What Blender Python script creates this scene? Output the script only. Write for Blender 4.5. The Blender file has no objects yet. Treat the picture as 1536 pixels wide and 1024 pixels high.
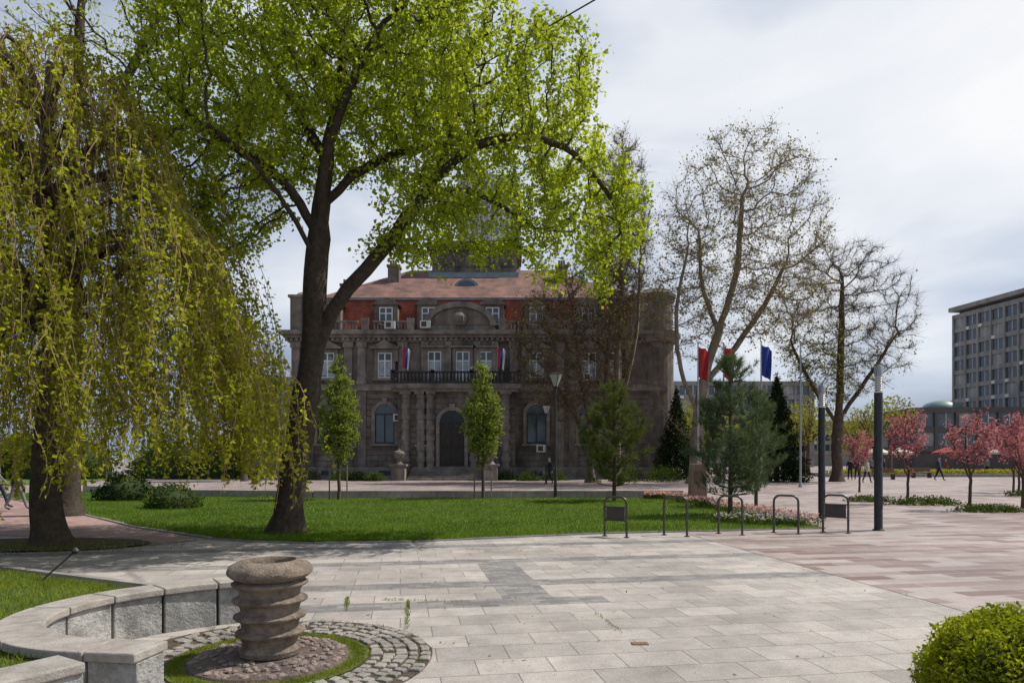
import bpy, math, random
import numpy as np
from mathutils import Vector, Matrix

random.seed(7)
S = bpy.context.scene
COL = S.collection

# ------------------------------------------------------------------ helpers
def link(o, parent=None):
    COL.objects.link(o)
    if parent: o.parent = parent
    return o

def empty(name, loc=(0,0,0)):
    e = bpy.data.objects.new(name, None); e.empty_display_size = 0.3
    e.location = loc
    return link(e)

def np_mesh(name, V, F, mats, smooth=False, parent=None, mi=None):
    V = np.ascontiguousarray(V, dtype=np.float32); F = np.ascontiguousarray(F, dtype=np.int32)
    V=np.nan_to_num(V)
    me = bpy.data.meshes.new(name)
    me.vertices.add(len(V)); me.vertices.foreach_set('co', V.ravel())
    k = F.shape[1]
    me.loops.add(F.size); me.loops.foreach_set('vertex_index', F.ravel())
    me.polygons.add(len(F)); me.polygons.foreach_set('loop_start', np.arange(0, F.size, k, dtype=np.int32))
    for m in mats: me.materials.append(m)
    if mi is not None: me.polygons.foreach_set('material_index', np.asarray(mi, dtype=np.int32))
    me.polygons.foreach_set('use_smooth', np.full(len(F), bool(smooth), dtype=bool))
    me.update(calc_edges=True)
    return link(bpy.data.objects.new(name, me), parent)

class MB:
    def __init__(s): s.v=[]; s.f=[]; s.m=[]
    def add(s, vs, fs, m=0):
        o=len(s.v); s.v.extend([tuple(p) for p in vs])
        for f in fs: s.f.append(tuple(i+o for i in f)); s.m.append(m)
    def box(s, x0,x1,y0,y1,z0,z1,m=0):
        s.add([(x0,y0,z0),(x1,y0,z0),(x1,y1,z0),(x0,y1,z0),(x0,y0,z1),(x1,y0,z1),(x1,y1,z1),(x0,y1,z1)],
              [(3,2,1,0),(4,5,6,7),(0,1,5,4),(1,2,6,5),(2,3,7,6),(3,0,4,7)],m)
    def prism(s, pts, y0, y1, m=0):
        n=len(pts)
        vs=[(x,y0,z) for x,z in pts]+[(x,y1,z) for x,z in pts]
        fs=[tuple(range(n)), tuple(range(2*n-1,n-1,-1))]
        for i in range(n):
            j=(i+1)%n; fs.append((i,i+n,j+n,j))
        s.add(vs,fs,m)
    def prismz(s, pts, z0, z1, m=0):
        n=len(pts)
        vs=[(x,y,z0) for x,y in pts]+[(x,y,z1) for x,y in pts]
        fs=[tuple(range(n-1,-1,-1)), tuple(range(n,2*n))]
        for i in range(n):
            j=(i+1)%n; fs.append((i,j,j+n,i+n))
        s.add(vs,fs,m)
    def lathe(s, prof, c=(0,0,0), n=16, m=0, jit=0, caps=True):
        vs=[];fs=[]
        for r,z in prof:
            for k in range(n):
                a=2*math.pi*k/n; rr=r*(1+random.uniform(-jit,jit))
                vs.append((c[0]+rr*math.cos(a),c[1]+rr*math.sin(a),c[2]+z+random.uniform(-jit,jit)*r*0.5))
        for i in range(len(prof)-1):
            for k in range(n):
                j=(k+1)%n; fs.append((i*n+k,i*n+j,(i+1)*n+j,(i+1)*n+k))
        if caps:
            fs.append(tuple(range(n-1,-1,-1))); b=(len(prof)-1)*n; fs.append(tuple(range(b,b+n)))
        s.add(vs,fs,m)
    def tube(s, path, r, n=8, m=0):
        path=[Vector(p) for p in path]; rs = r if isinstance(r,(list,tuple)) else [r]*len(path)
        u=None; vs=[];fs=[]
        for i,p in enumerate(path):
            d=(path[min(i+1,len(path)-1)]-path[max(i-1,0)]).normalized()
            if u is None:
                u=d.cross(Vector((0.31,0.9,0.2)));
                if u.length<1e-3: u=d.cross(Vector((1,0,0)))
            u=(u-d*u.dot(d)).normalized(); w=d.cross(u)
            for k in range(n):
                a=2*math.pi*k/n; vs.append(p+(u*math.cos(a)+w*math.sin(a))*rs[i])
        for i in range(len(path)-1):
            for k in range(n):
                j=(k+1)%n; fs.append((i*n+k,i*n+j,(i+1)*n+j,(i+1)*n+k))
        fs.append(tuple(range(n-1,-1,-1))); b=(len(path)-1)*n; fs.append(tuple(range(b,b+n)))
        s.add(vs,fs,m)
    def obj(s,name,mats,parent=None,smooth=False,bevel=0,loc=None,rot=None):
        me=bpy.data.meshes.new(name); me.from_pydata(s.v,[],s.f)
        for m in mats: me.materials.append(m)
        me.polygons.foreach_set('material_index', np.array(s.m,dtype=np.int32))
        me.update()
        o=link(bpy.data.objects.new(name,me),parent)
        if smooth:
            me.polygons.foreach_set('use_smooth', np.ones(len(s.f),dtype=bool))
            try: me.set_sharp_from_angle(angle=math.radians(40))
            except Exception: pass
        if bevel:
            b=o.modifiers.new('bevel','BEVEL'); b.width=bevel; b.segments=2; b.limit_method='ANGLE'
        if loc: o.location=loc
        if rot: o.rotation_euler=rot
        return o

def N(nt,t,**kw):
    n=nt.nodes.new(t)
    for k,v in kw.items():
        if k in ('i',):
            for kk,vv in v.items(): n.inputs[kk].default_value=vv
        else: setattr(n,k,v)
    return n
def c4(c): return (c[0],c[1],c[2],1)

def pm(name,c1,c2=None,scale=4,rough=0.8,bump=0.0,bscale=40,metal=0,detail=4,c3=None,spec=0.4,lo=0.35,hi=0.65,dirt=0):
    m=bpy.data.materials.new(name); m.use_nodes=True; nt=m.node_tree; b=nt.nodes['Principled BSDF']
    b.inputs['Roughness'].default_value=rough; b.inputs['Metallic'].default_value=metal
    b.inputs['Specular IOR Level'].default_value=spec
    tc=N(nt,'ShaderNodeTexCoord')
    if c2 is None: c2=tuple(x*0.8 for x in c1)
    n=N(nt,'ShaderNodeTexNoise',i={'Scale':scale,'Detail':detail,'Roughness':0.65})
    nt.links.new(tc.outputs['Object'],n.inputs['Vector'])
    r=N(nt,'ShaderNodeValToRGB'); r.color_ramp.elements[0].position=lo; r.color_ramp.elements[1].position=hi
    r.color_ramp.elements[0].color=c4(c1); r.color_ramp.elements[1].color=c4(c2)
    nt.links.new(n.outputs['Fac'],r.inputs['Fac'])
    out=r.outputs['Color']
    if dirt:
        n3=N(nt,'ShaderNodeTexNoise',i={'Scale':0.6,'Detail':6,'Roughness':0.7})
        mp=N(nt,'ShaderNodeMapping'); mp.inputs['Scale'].default_value=(1.5,1.5,0.35)
        nt.links.new(tc.outputs['Object'],mp.inputs['Vector']); nt.links.new(mp.outputs[0],n3.inputs['Vector'])
        mr=N(nt,'ShaderNodeMapRange',i={'From Min':0.35,'From Max':0.65,'To Min':1-dirt,'To Max':1.0})
        nt.links.new(n3.outputs['Fac'],mr.inputs['Value'])
        mx=N(nt,'ShaderNodeVectorMath',operation='MULTIPLY')
        nt.links.new(out,mx.inputs[0]); nt.links.new(mr.outputs[0],mx.inputs[1]); out=mx.outputs[0]
    nt.links.new(out,b.inputs['Base Color'])
    if bump:
        n2=N(nt,'ShaderNodeTexNoise',i={'Scale':bscale,'Detail':4,'Roughness':0.7})
        nt.links.new(tc.outputs['Object'],n2.inputs['Vector'])
        bp=N(nt,'ShaderNodeBump',i={'Strength':min(1,bump),'Distance':0.03})
        nt.links.new(n2.outputs['Fac'],bp.inputs['Height']); nt.links.new(bp.outputs[0],b.inputs['Normal'])
    return m

def leafmat(name,c1,c2,trans=0.45,tgain=1.6,cl=0.6,rough=0.55):
    m=bpy.data.materials.new(name); m.use_nodes=True; nt=m.node_tree; nt.nodes.remove(nt.nodes['Principled BSDF'])
    b=N(nt,'ShaderNodeBsdfDiffuse')
    out=nt.nodes['Material Output']
    g=N(nt,'ShaderNodeNewGeometry'); tc=N(nt,'ShaderNodeTexCoord')
    n=N(nt,'ShaderNodeTexNoise',i={'Scale':cl,'Detail':1})
    nt.links.new(tc.outputs['Object'],n.inputs['Vector'])
    ad=N(nt,'ShaderNodeMath',operation='MULTIPLY_ADD'); ad.inputs[1].default_value=0.6
    mr=N(nt,'ShaderNodeMapRange',i={'From Min':0.3,'From Max':0.7,'To Min':-0.1,'To Max':0.5})
    nt.links.new(n.outputs['Fac'],mr.inputs['Value'])
    nt.links.new(g.outputs['Random Per Island'],ad.inputs[0]); nt.links.new(mr.outputs[0],ad.inputs[2])
    r=N(nt,'ShaderNodeValToRGB'); r.color_ramp.elements[0].color=c4(c1); r.color_ramp.elements[1].color=c4(c2)
    nt.links.new(ad.outputs[0],r.inputs['Fac']); nt.links.new(r.outputs[0],b.inputs['Color'])
    t=N(nt,'ShaderNodeBsdfTranslucent'); vm=N(nt,'ShaderNodeVectorMath',operation='MULTIPLY')
    vm.inputs[1].default_value=(tgain,tgain*1.02,tgain*0.5)
    nt.links.new(r.outputs[0],vm.inputs[0]); nt.links.new(vm.outputs[0],t.inputs['Color'])
    mx=N(nt,'ShaderNodeMixShader',i={'Fac':trans})
    nt.links.new(b.outputs[0],mx.inputs[1]); nt.links.new(t.outputs[0],mx.inputs[2]); nt.links.new(mx.outputs[0],out.inputs['Surface'])
    return m

def unit(a): return a/np.maximum(np.linalg.norm(a,axis=1,keepdims=True),1e-9)

def leaf_geo(rng,P,size,aspect=0.55,down=0.0,up_n=0.0):
    n=len(P)
    d=rng.normal(size=(n,3)); d[:,2]-=down; d=unit(d)
    q=rng.normal(size=(n,3)); q[:,2]+=up_n
    b=unit(np.cross(d,q)); c=np.cross(d,b)
    L=(size*rng.uniform(0.6,1.35,size=n))[:,None]; w=L*aspect*0.5
    V=np.stack([P,P+d*L*0.45+b*w+c*w*0.3,P+d*L,P+d*L*0.45-b*w+c*w*0.3],axis=1).reshape(-1,3)
    F=np.arange(4*n).reshape(n,4)
    return V,F

def leaves(name,rng,P,size,mat,parent,**kw):
    V,F=leaf_geo(rng,P,size,**kw)
    return np_mesh(name,V,F,[mat],parent=parent)

def twig_geo(S0,D,L,r,rng):
    n=len(S0); a=unit(np.cross(D,rng.normal(size=(n,3)))); b=np.cross(D,a)
    r=np.broadcast_to(np.asarray(r,dtype=float).reshape(-1,1),(n,1))
    V=np.stack([S0+a*r,S0-a*r*0.5+b*r*0.87,S0-a*r*0.5-b*r*0.87,S0+D*L[:,None]],axis=1).reshape(-1,3)
    o=(np.arange(n)*4)[:,None]
    F=np.concatenate([o+np.array([[0,1,3]]),o+np.array([[1,2,3]]),o+np.array([[2,0,3]])])
    return V,F

def catmull(pts,per=8):
    P=[Vector(p) for p in pts]; P=[P[0]*2-P[1]]+P+[P[-1]*2-P[-2]]; out=[]
    for i in range(1,len(P)-2):
        for k in range(per):
            t=k/per; a,b,c,d=P[i-1],P[i],P[i+1],P[i+2]
            out.append(0.5*((2*b)+(c-a)*t+(2*a-5*b+4*c-d)*t*t+(3*b-a-3*c+d)*t**3))
    out.append(P[-2]); return out

def ell_sample(rng,ells,n,gap=0.0,gs=1.0,shell=0.0):
    vols=np.array([e[1][0]*e[1][1]*e[1][2] for e in ells]); vols=vols/vols.sum()
    out=np.zeros((0,3)); ph=rng.uniform(0,6,size=9)
    while len(out)<n:
        k=rng.choice(len(ells),size=n,p=vols); d=unit(rng.normal(size=(n,3)))
        rad=rng.uniform(shell,1,size=n)**(1/3 if shell==0 else 1/2.0)
        C=np.array([e[0] for e in ells])[k]; R=np.array([e[1] for e in ells])[k]
        P=C+d*rad[:,None]*R
        if gap>0:
            f=np.sin(P[:,0]*gs*1.7+ph[0]+1.3*np.sin(P[:,2]*gs+ph[1]))+np.sin(P[:,1]*gs*1.9+ph[2]+np.sin(P[:,0]*gs+ph[3]))+np.sin(P[:,2]*gs*2.1+ph[4]+np.sin(P[:,1]*gs+ph[5]))
            P=P[f>(-3+gap*3)]
        out=np.vstack([out,P])
    return out[:n]

def colonize(seeds,A,step,di,dk,rng,maxn=6000,iters=90,wob=0.25,up=0.05):
    pos=[];par=[]
    for path in seeds:
        c=catmull(path,10)
        if pos:
            arr=np.array(pos); j=int(np.argmin(((arr-np.array(c[0]))**2).sum(1))); prev=j; start=1
        else:
            pos.append(np.array(c[0])); par.append(-1); prev=0; start=1
        last=Vector(pos[prev])
        for p in c[start:]:
            if (p-last).length>=step:
                pos.append(np.array(p)+rng.normal(size=3)*step*0.04); par.append(prev); prev=len(pos)-1; last=p
    P=np.zeros((maxn+2000,3)); P[:len(pos)]=np.array(pos); n=len(pos)
    par=par+[0]*(maxn+2000-n); nch=np.zeros(maxn+2000,int)
    D2=((A[:,None,:]-P[None,:n,:])**2).sum(2); near=D2.argmin(1); nd=np.sqrt(D2.min(1))
    for it in range(iters):
        act=nd<di
        if not act.any() or n>=maxn: break
        acc=np.zeros((n,3)); dv=unit(A[act]-P[near[act]]); np.add.at(acc,near[act],dv)
        src=np.unique(near[act]); src=src[nch[src]<3]
        if len(src)==0: break
        dirs=unit(acc[src])+rng.normal(size=(len(src),3))*wob; dirs[:,2]+=up; dirs=unit(dirs)
        newp=P[src]+dirs*step; k=len(newp)
        if n+k>maxn: newp=newp[:maxn-n]; src=src[:maxn-n]; k=len(newp)
        if k==0: break
        P[n:n+k]=newp
        for q in range(k): par[n+q]=int(src[q])
        nch[src]+=1
        d2=((A[:,None,:]-newp[None])**2).sum(2); m=d2.argmin(1); dd=np.sqrt(d2.min(1))
        imp=dd<nd; nd[imp]=dd[imp]; near[imp]=m[imp]+n
        n+=k
        keep=nd>dk; A=A[keep]; nd=nd[keep]; near=near[keep]
        if len(A)==0: break
    return P[:n],par[:n]

def tree(name,seeds,ells,natt,step,di,dk,rb,rt,bark,lm=None,nleaf=0,lsize=0.1,spread=0.12,ntwig=3000,ltwig=0.5,seed=1,
         gap=0.0,gs=1.0,k=6,maxn=6000,flare=0.6,up=0.05,aspect=0.7,leafclip=None,lcnt=6,down=0.0,wob=0.25,rtw=None,twup=0.1):
    rng=np.random.default_rng(seed)
    par_e=empty(name)
    A=ell_sample(rng,ells,natt,gap,gs)
    P,par=colonize(seeds,A,step,di,dk,rng,maxn=maxn,wob=wob,up=up)
    n=len(P); cnt=np.zeros(n); ch=[[] for _ in range(n)]
    for i in range(1,n):
        if par[i]>=0: ch[par[i]].append(i)
    for i in range(n-1,-1,-1):
        if not ch[i]: cnt[i]=1
        if par[i]>=0: cnt[par[i]]+=cnt[i]
    ex=math.log(max(cnt[0],2))/math.log(rb/rt); R=rt*cnt**(1/ex)
    zb=P[0][2]
    R=R*(1+flare*np.clip(1-(P[:,2]-zb)/0.8,0,1)**2)
    V=[];F=[]; U=[None]*n; ring=[None]*n
    cs=[(math.cos(2*math.pi*q/k),math.sin(2*math.pi*q/k)) for q in range(k)]
    vec=[Vector(p) for p in P]
    def mk(p,d,r,u):
        u=(u-d*u.dot(d))
        if u.length<1e-4: u=d.cross(Vector((0.3,0.8,0.5)))
        u=u.normalized(); w=d.cross(u); o=len(V)
        for c,s_ in cs: V.append(p+(u*c+w*s_)*r)
        return o,u
    mc=[max(c,key=lambda q:cnt[q]) if c else -1 for c in ch]
    d0=(vec[mc[0]]-vec[0]).normalized(); ring[0],U[0]=mk(vec[0],d0,R[0],Vector((1,0.1,0)))
    for i in range(1,n):
        p=par[i]
        if p<0: continue
        d=(vec[i]-vec[p])
        if mc[i]>=0: d2=(d.normalized()+(vec[mc[i]]-vec[i]).normalized())
        else: d2=d
        if d2.length<1e-5: d2=d
        d2=d2.normalized(); dn=d.normalized()
        if mc[p]==i: rs=ring[p]
        else: rs,_=mk(vec[p],dn,min(R[i]*1.15,R[p]),U[p])
        ring[i],U[i]=mk(vec[i],d2,R[i],U[p])
        a=rs;b=ring[i]
        for q in range(k):
            j=(q+1)%k; F.append((a+q,a+j,b+j,b+q))
    V=np.array([tuple(v) for v in V]); F=np.array(F)
    np_mesh('trunk_and_limbs',V,F,[bark],smooth=True,parent=par_e)
    thin=np.where(cnt<=lcnt)[0]; thin=thin[thin>3]
    pi=np.array([max(0,q) for q in par])
    if ntwig and len(thin):
        s=rng.choice(thin,size=ntwig); dirn=unit(P[s]-P[pi[s]]+1e-6)
        D=dirn*0.7+rng.normal(size=(ntwig,3))*0.55; D[:,2]+=twup; D=unit(D)
        L=ltwig*rng.uniform(0.4,1.2,size=ntwig)
        S0=P[s]-(P[s]-P[pi[s]])*rng.uniform(0,1,size=(ntwig,1))
        TV,TF=twig_geo(S0,D,L,(rtw or rt*0.7),rng)
        np_mesh('twigs',TV,TF,[bark],parent=par_e)
        if nleaf and lm:
            q=rng.integers(0,ntwig,size=nleaf*2); t=rng.uniform(0.15,1.05,size=nleaf*2)
            LP=S0[q]+D[q]*(L[q]*t)[:,None]+rng.normal(size=(nleaf*2,3))*spread
            if leafclip is not None: LP=LP[leafclip(LP,rng)]
            LP=LP[:nleaf]
            leaves('foliage',rng,LP,lsize,lm,par_e,aspect=aspect,down=down,up_n=0.3)
    return par_e

# ------------------------------------------------------------------ materials
TH=math.radians(9.3)
def paving_mat(name,ca,cb,bw,rh,mort,mc,bands=False,rot=TH,rough=0.75,stain=0.25,off=0.5,spec=0.3):
    m=bpy.data.materials.new(name); m.use_nodes=True; nt=m.node_tree; b=nt.nodes['Principled BSDF']
    b.inputs['Specular IOR Level'].default_value=spec
    L=nt.links.new
    tc=N(nt,'ShaderNodeTexCoord'); mp=N(nt,'ShaderNodeMapping'); mp.inputs['Rotation'].default_value=(0,0,-rot)
    L(tc.outputs['Object'],mp.inputs['Vector'])
    br=N(nt,'ShaderNodeTexBrick',offset=off,i={'Scale':1.0,'Mortar Size':mort,'Mortar Smooth':0.2,'Brick Width':bw,'Row Height':rh,'Bias':0.0,'Color1':c4(ca),'Color2':c4(cb),'Mortar':c4(mc)})
    L(mp.outputs[0],br.inputs['Vector']); col=br.outputs['Color']
    sp=N(nt,'ShaderNodeSeparateXYZ'); L(mp.outputs[0],sp.inputs[0])
    def M(op,a,b_=None):
        n=N(nt,'ShaderNodeMath',operation=op)
        for k,x in ((0,a),(1,b_)):
            if x is None: continue
            if isinstance(x,(int,float)): n.inputs[k].default_value=x
            else: L(x,n.inputs[k])
        return n.outputs[0]
    def rngm(x,a,b_): return M('MULTIPLY',M('GREATER_THAN',x,a),M('LESS_THAN',x,b_))
    if bands:
        u,v=sp.outputs[0],sp.outputs[1]
        mask=rngm(v,10.8,11.2)
        mask=M('MAXIMUM',mask,M('MULTIPLY',rngm(v,8.8,9.2),M('GREATER_THAN',u,-3.5)))
        mask=M('MAXIMUM',mask,M('MULTIPLY',rngm(v,7.6,8.0),rngm(u,-1.2,2.4)))
        mask=M('MAXIMUM',mask,M('MULTIPLY',rngm(u,1.2,1.8),rngm(v,7.6,11.2)))
        mask=M('MAXIMUM',mask,M('MULTIPLY',rngm(v,12.8,13.2),M('LESS_THAN',u,9.5)))
        b2=N(nt,'ShaderNodeTexBrick',offset=0.5,i={'Scale':1.0,'Mortar Size':0.006,'Brick Width':0.2,'Row Height':0.1,'Color1':(0.18,0.17,0.165,1),'Color2':(0.30,0.285,0.27,1),'Mortar':(0.18,0.17,0.16,1)})
        L(mp.outputs[0],b2.inputs['Vector'])
        mx=N(nt,'ShaderNodeMix',data_type='RGBA'); L(mask,mx.inputs[0]); L(col,mx.inputs[6]); L(b2.outputs['Color'],mx.inputs[7]); col=mx.outputs[2]
    def mul(col,src,lo,hi,tmin,tmax):
        mr=N(nt,'ShaderNodeMapRange',i={'From Min':lo,'From Max':hi,'To Min':tmin,'To Max':tmax}); L(src,mr.inputs['Value'])
        vm=N(nt,'ShaderNodeVectorMath',operation='MULTIPLY'); L(col,vm.inputs[0]); L(mr.outputs[0],vm.inputs[1]); return vm.outputs[0]
    for sc,a in ((0.35,stain),(2.5,stain*0.7),(90,0.30)):
        n=N(nt,'ShaderNodeTexNoise',i={'Scale':sc,'Detail':5,'Roughness':0.7}); L(tc.outputs['Object'],n.inputs['Vector'])
        col=mul(col,n.outputs['Fac'],0.35,0.62,1-a,1+a*0.35)
    L(col,b.inputs['Base Color'])
    b.inputs['Roughness'].default_value=rough
    n2=N(nt,'ShaderNodeTexNoise',i={'Scale':70,'Detail':3}); L(tc.outputs['Object'],n2.inputs['Vector'])
    h=M('SUBTRACT',M('MULTIPLY',n2.outputs['Fac'],0.35),br.outputs['Fac'])
    bp=N(nt,'ShaderNodeBump',i={'Strength':0.5,'Distance':0.006}); L(h,bp.inputs['Height']); L(bp.outputs[0],b.inputs['Normal'])
    return m

m_pave=paving_mat('granite_slabs',(0.45,0.41,0.37),(0.34,0.31,0.28),0.6,0.4,0.006,(0.2,0.185,0.165),bands=True)
m_red=paving_mat('red_porphyry_setts',(0.21,0.135,0.118),(0.43,0.365,0.335),0.9,0.3,0.012,(0.42,0.37,0.34),rough=0.5,stain=0.2)
m_path=paving_mat('red_brick_path',(0.30,0.17,0.14),(0.38,0.26,0.22),0.3,0.15,0.008,(0.3,0.25,0.22),rot=math.radians(-40))
m_base=pm('far_ground',(0.28,0.25,0.23),(0.2,0.18,0.17),0.4,0.9)
m_lawn=pm('lawn_turf',(0.055,0.10,0.014),(0.11,0.17,0.025),1.2,0.9,bump=1,bscale=60,detail=6)
m_soil=pm('soil',(0.06,0.042,0.03),(0.11,0.08,0.055),6,0.95,bump=1,bscale=30)
m_kerb=pm('kerb_stone',(0.36,0.34,0.31),(0.26,0.245,0.22),5,0.8,bump=0.4,dirt=0.3)
m_stonew=pm('rough_white_stone',(0.56,0.55,0.52),(0.25,0.245,0.23),5,0.85,bump=1,bscale=28,dirt=0.45,detail=8)
m_cap=pm('concrete_cap',(0.46,0.42,0.37),(0.30,0.27,0.235),6,0.85,bump=0.5,bscale=60,dirt=0.3)
m_vase=pm('weathered_concrete',(0.42,0.335,0.26),(0.17,0.13,0.10),9,0.9,bump=1,bscale=55,dirt=0.35,detail=8)
m_moss=pm('moss',(0.10,0.13,0.02),(0.17,0.19,0.035),8,0.95,bump=1,bscale=80)
m_cob=pm('cobble',(0.20,0.185,0.165),(0.34,0.31,0.27),3.5,0.85,bump=0.6,bscale=50)
m_peb=pm('pebble_bed',(0.17,0.125,0.10),(0.09,0.07,0.06),12,0.9,bump=1,bscale=25)
m_bark_d=pm('bark_dark',(0.04,0.03,0.022),(0.08,0.06,0.045),9,0.95,bump=1,bscale=22)
m_bark_w=pm('bark_willow',(0.05,0.038,0.028),(0.10,0.075,0.05),9,0.95,bump=1,bscale=18)
m_bark_p=pm('bark_plane',(0.26,0.21,0.15),(0.15,0.12,0.09),3,0.9,bump=0.6)
m_bark_b=pm('bark_brown',(0.12,0.088,0.062),(0.065,0.05,0.036),4,0.95,bump=0.6)
m_strand=pm('willow_strand',(0.30,0.20,0.085),(0.17,0.11,0.05),3,0.8)
m_stone=pm('facade_stone',(0.27,0.23,0.19),(0.145,0.122,0.10),1.2,0.9,bump=0.4,bscale=14,dirt=0.6,detail=8)
m_stone2=pm('facade_trim',(0.34,0.295,0.25),(0.19,0.165,0.14),1.6,0.9,bump=0.3,bscale=20,dirt=0.5,detail=8)
m_white=pm('window_paint',(0.75,0.75,0.73),(0.62,0.62,0.6),3,0.5)
m_metal=pm('dark_steel',(0.035,0.036,0.038),(0.06,0.06,0.06),8,0.45,metal=0.6)
m_steel=pm('galvanised_steel',(0.38,0.39,0.40),(0.28,0.29,0.3),20,0.35,metal=0.85)
m_hoop=pm('hoop_steel',(0.12,0.115,0.105),(0.075,0.07,0.065),20,0.4,metal=0.8)
m_panel=pm('hoop_panel',(0.045,0.04,0.035),(0.07,0.06,0.05),12,0.6)
m_iron=pm('balcony_iron',(0.02,0.02,0.02),(0.035,0.03,0.03),8,0.6)
m_door=pm('door_wood',(0.02,0.016,0.013),(0.035,0.028,0.022),4,0.6)
m_blueg=pm('zinc_flashing',(0.22,0.27,0.30),(0.16,0.2,0.22),2,0.5)
m_acw=pm('ac_unit',(0.6,0.6,0.58),(0.45,0.45,0.43),3,0.6)
def glass(name,c=(0.05,0.07,0.09),r=0.08):
    m=pm(name,c,tuple(x*0.6 for x in c),0.8,r,spec=0.9); return m
m_glass=glass('window_glass'); m_curt=pm('curtain_glass',(0.42,0.46,0.50),(0.20,0.23,0.26),1.5,0.25,spec=0.8)
def tile_mat(name,ca,cb):
    m=bpy.data.materials.new(name); m.use_nodes=True; nt=m.node_tree; b=nt.nodes['Principled BSDF']; b.inputs['Roughness'].default_value=0.8
    L=nt.links.new; tc=N(nt,'ShaderNodeTexCoord'); sp=N(nt,'ShaderNodeSeparateXYZ'); L(tc.outputs['Object'],sp.inputs[0])
    ad=N(nt,'ShaderNodeMath',operation='ADD'); L(sp.outputs[0],ad.inputs[0]); L(sp.outputs[1],ad.inputs[1])
    cb_=N(nt,'ShaderNodeCombineXYZ'); L(ad.outputs[0],cb_.inputs[0]); L(sp.outputs[2],cb_.inputs[1])
    br=N(nt,'ShaderNodeTexBrick',offset=0.5,i={'Scale':1.0,'Mortar Size':0.025,'Brick Width':0.24,'Row Height':0.2,'Color1':c4(ca),'Color2':c4(cb),'Mortar':c4(tuple(x*0.35 for x in ca))})
    L(cb_.outputs[0],br.inputs['Vector'])
    n=N(nt,'ShaderNodeTexNoise',i={'Scale':0.9,'Detail':6}); L(tc.outputs['Object'],n.inputs['Vector'])
    mr=N(nt,'ShaderNodeMapRange',i={'From Min':0.35,'From Max':0.65,'To Min':0.55,'To Max':1.15}); L(n.outputs['Fac'],mr.inputs['Value'])
    vm=N(nt,'ShaderNodeVectorMath',operation='MULTIPLY'); L(br.outputs['Color'],vm.inputs[0]); L(mr.outputs[0],vm.inputs[1]); L(vm.outputs[0],b.inputs['Base Color'])
    return m
m_tile1=tile_mat('roof_tile_red',(0.42,0.095,0.045),(0.28,0.065,0.035)); m_tile2=tile_mat('roof_tile_pale',(0.28,0.145,0.108),(0.21,0.105,0.08))

l_lin=leafmat('leaf_linden',(0.20,0.25,0.022),(0.38,0.43,0.055),0.5,1.6,0.7)
l_wil=leafmat('leaf_willow',(0.17,0.18,0.016),(0.40,0.41,0.045),0.45,1.6,1.1)
l_horn=leafmat('leaf_hornbeam',(0.13,0.17,0.03),(0.26,0.30,0.08),0.4,1.4,1.5)
l_pine=leafmat('needles_pine',(0.07,0.10,0.028),(0.17,0.19,0.06),0.2,1.2,2)
l_pineb=leafmat('needles_blue_pine',(0.065,0.10,0.05),(0.15,0.19,0.11),0.2,1.2,2)
l_dark=leafmat('leaf_dark_conifer',(0.012,0.026,0.010),(0.035,0.055,0.02),0.15,1.1,1)
l_olive=leafmat('leaf_plane_buds',(0.16,0.13,0.05),(0.28,0.24,0.09),0.35,1.3,0.4)
l_brown=leafmat('leaf_brown_buds',(0.12,0.085,0.035),(0.24,0.20,0.07),0.35,1.2,0.5)
l_yel=leafmat('leaf_yellow_green',(0.16,0.16,0.035),(0.30,0.29,0.07),0.4,1.3,0.4)
l_cher=leafmat('cherry_blossom',(0.36,0.10,0.16),(0.62,0.29,0.36),0.35,1.1,2)
l_box=leafmat('leaf_boxwood',(0.14,0.18,0.012),(0.36,0.38,0.03),0.4,1.4,3)
l_grass=leafmat('grass_blade',(0.065,0.12,0.014),(0.15,0.22,0.03),0.4,1.5,0.5)
l_shrub=leafmat('leaf_shrub',(0.04,0.065,0.016),(0.10,0.14,0.035),0.25,1.3,1.5)
l_pink=leafmat('petal_pink',(0.5,0.16,0.22),(0.75,0.55,0.55),0.3,1.1,3)
l_purp=leafmat('petal_mixed',(0.35,0.25,0.5),(0.75,0.7,0.6),0.3,1.1,5)
l_ylf=leafmat('petal_yellow',(0.35,0.33,0.03),(0.55,0.45,0.05),0.3,1.1,3)
l_grass2=leafmat('grass_blade_bed',(0.09,0.13,0.015),(0.24,0.27,0.04),0.4,1.5,1.2)
l_dry=leafmat('dry_leaf',(0.12,0.07,0.035),(0.25,0.17,0.07),0.2,1.1,5)

# ------------------------------------------------------------------ world / light / camera
SUN=Vector((0.66,0.20,0.95)).normalized()
el=math.asin(SUN.z); az=math.atan2(SUN.x,SUN.y)
w=bpy.data.worlds.new("World"); S.world=w; w.use_nodes=True; nt=w.node_tree; L=nt.links.new
bg=nt.nodes['Background']; bg.inputs['Strength'].default_value=0.1
sky=N(nt,'ShaderNodeTexSky',sky_type='NISHITA'); sky.sun_disc=False; sky.sun_elevation=el; sky.sun_rotation=az
tc=N(nt,'ShaderNodeTexCoord'); sp=N(nt,'ShaderNodeSeparateXYZ'); L(tc.outputs['Generated'],sp.inputs[0])
mp=N(nt,'ShaderNodeMapping'); mp.inputs['Scale'].default_value=(1,1,2.4); L(tc.outputs['Generated'],mp.inputs['Vector'])
n1=N(nt,'ShaderNodeTexNoise',i={'Scale':1.9,'Detail':5,'Roughness':0.5,'Distortion':0.4}); L(mp.outputs[0],n1.inputs['Vector'])
def Mw(op,a,b=None,c=None):
    n=N(nt,'ShaderNodeMath',operation=op)
    for k,x in ((0,a),(1,b),(2,c)):
        if x is None: continue
        if isinstance(x,(int,float)): n.inputs[k].default_value=x
        else: L(x,n.inputs[k])
    return n.outputs[0]
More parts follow.
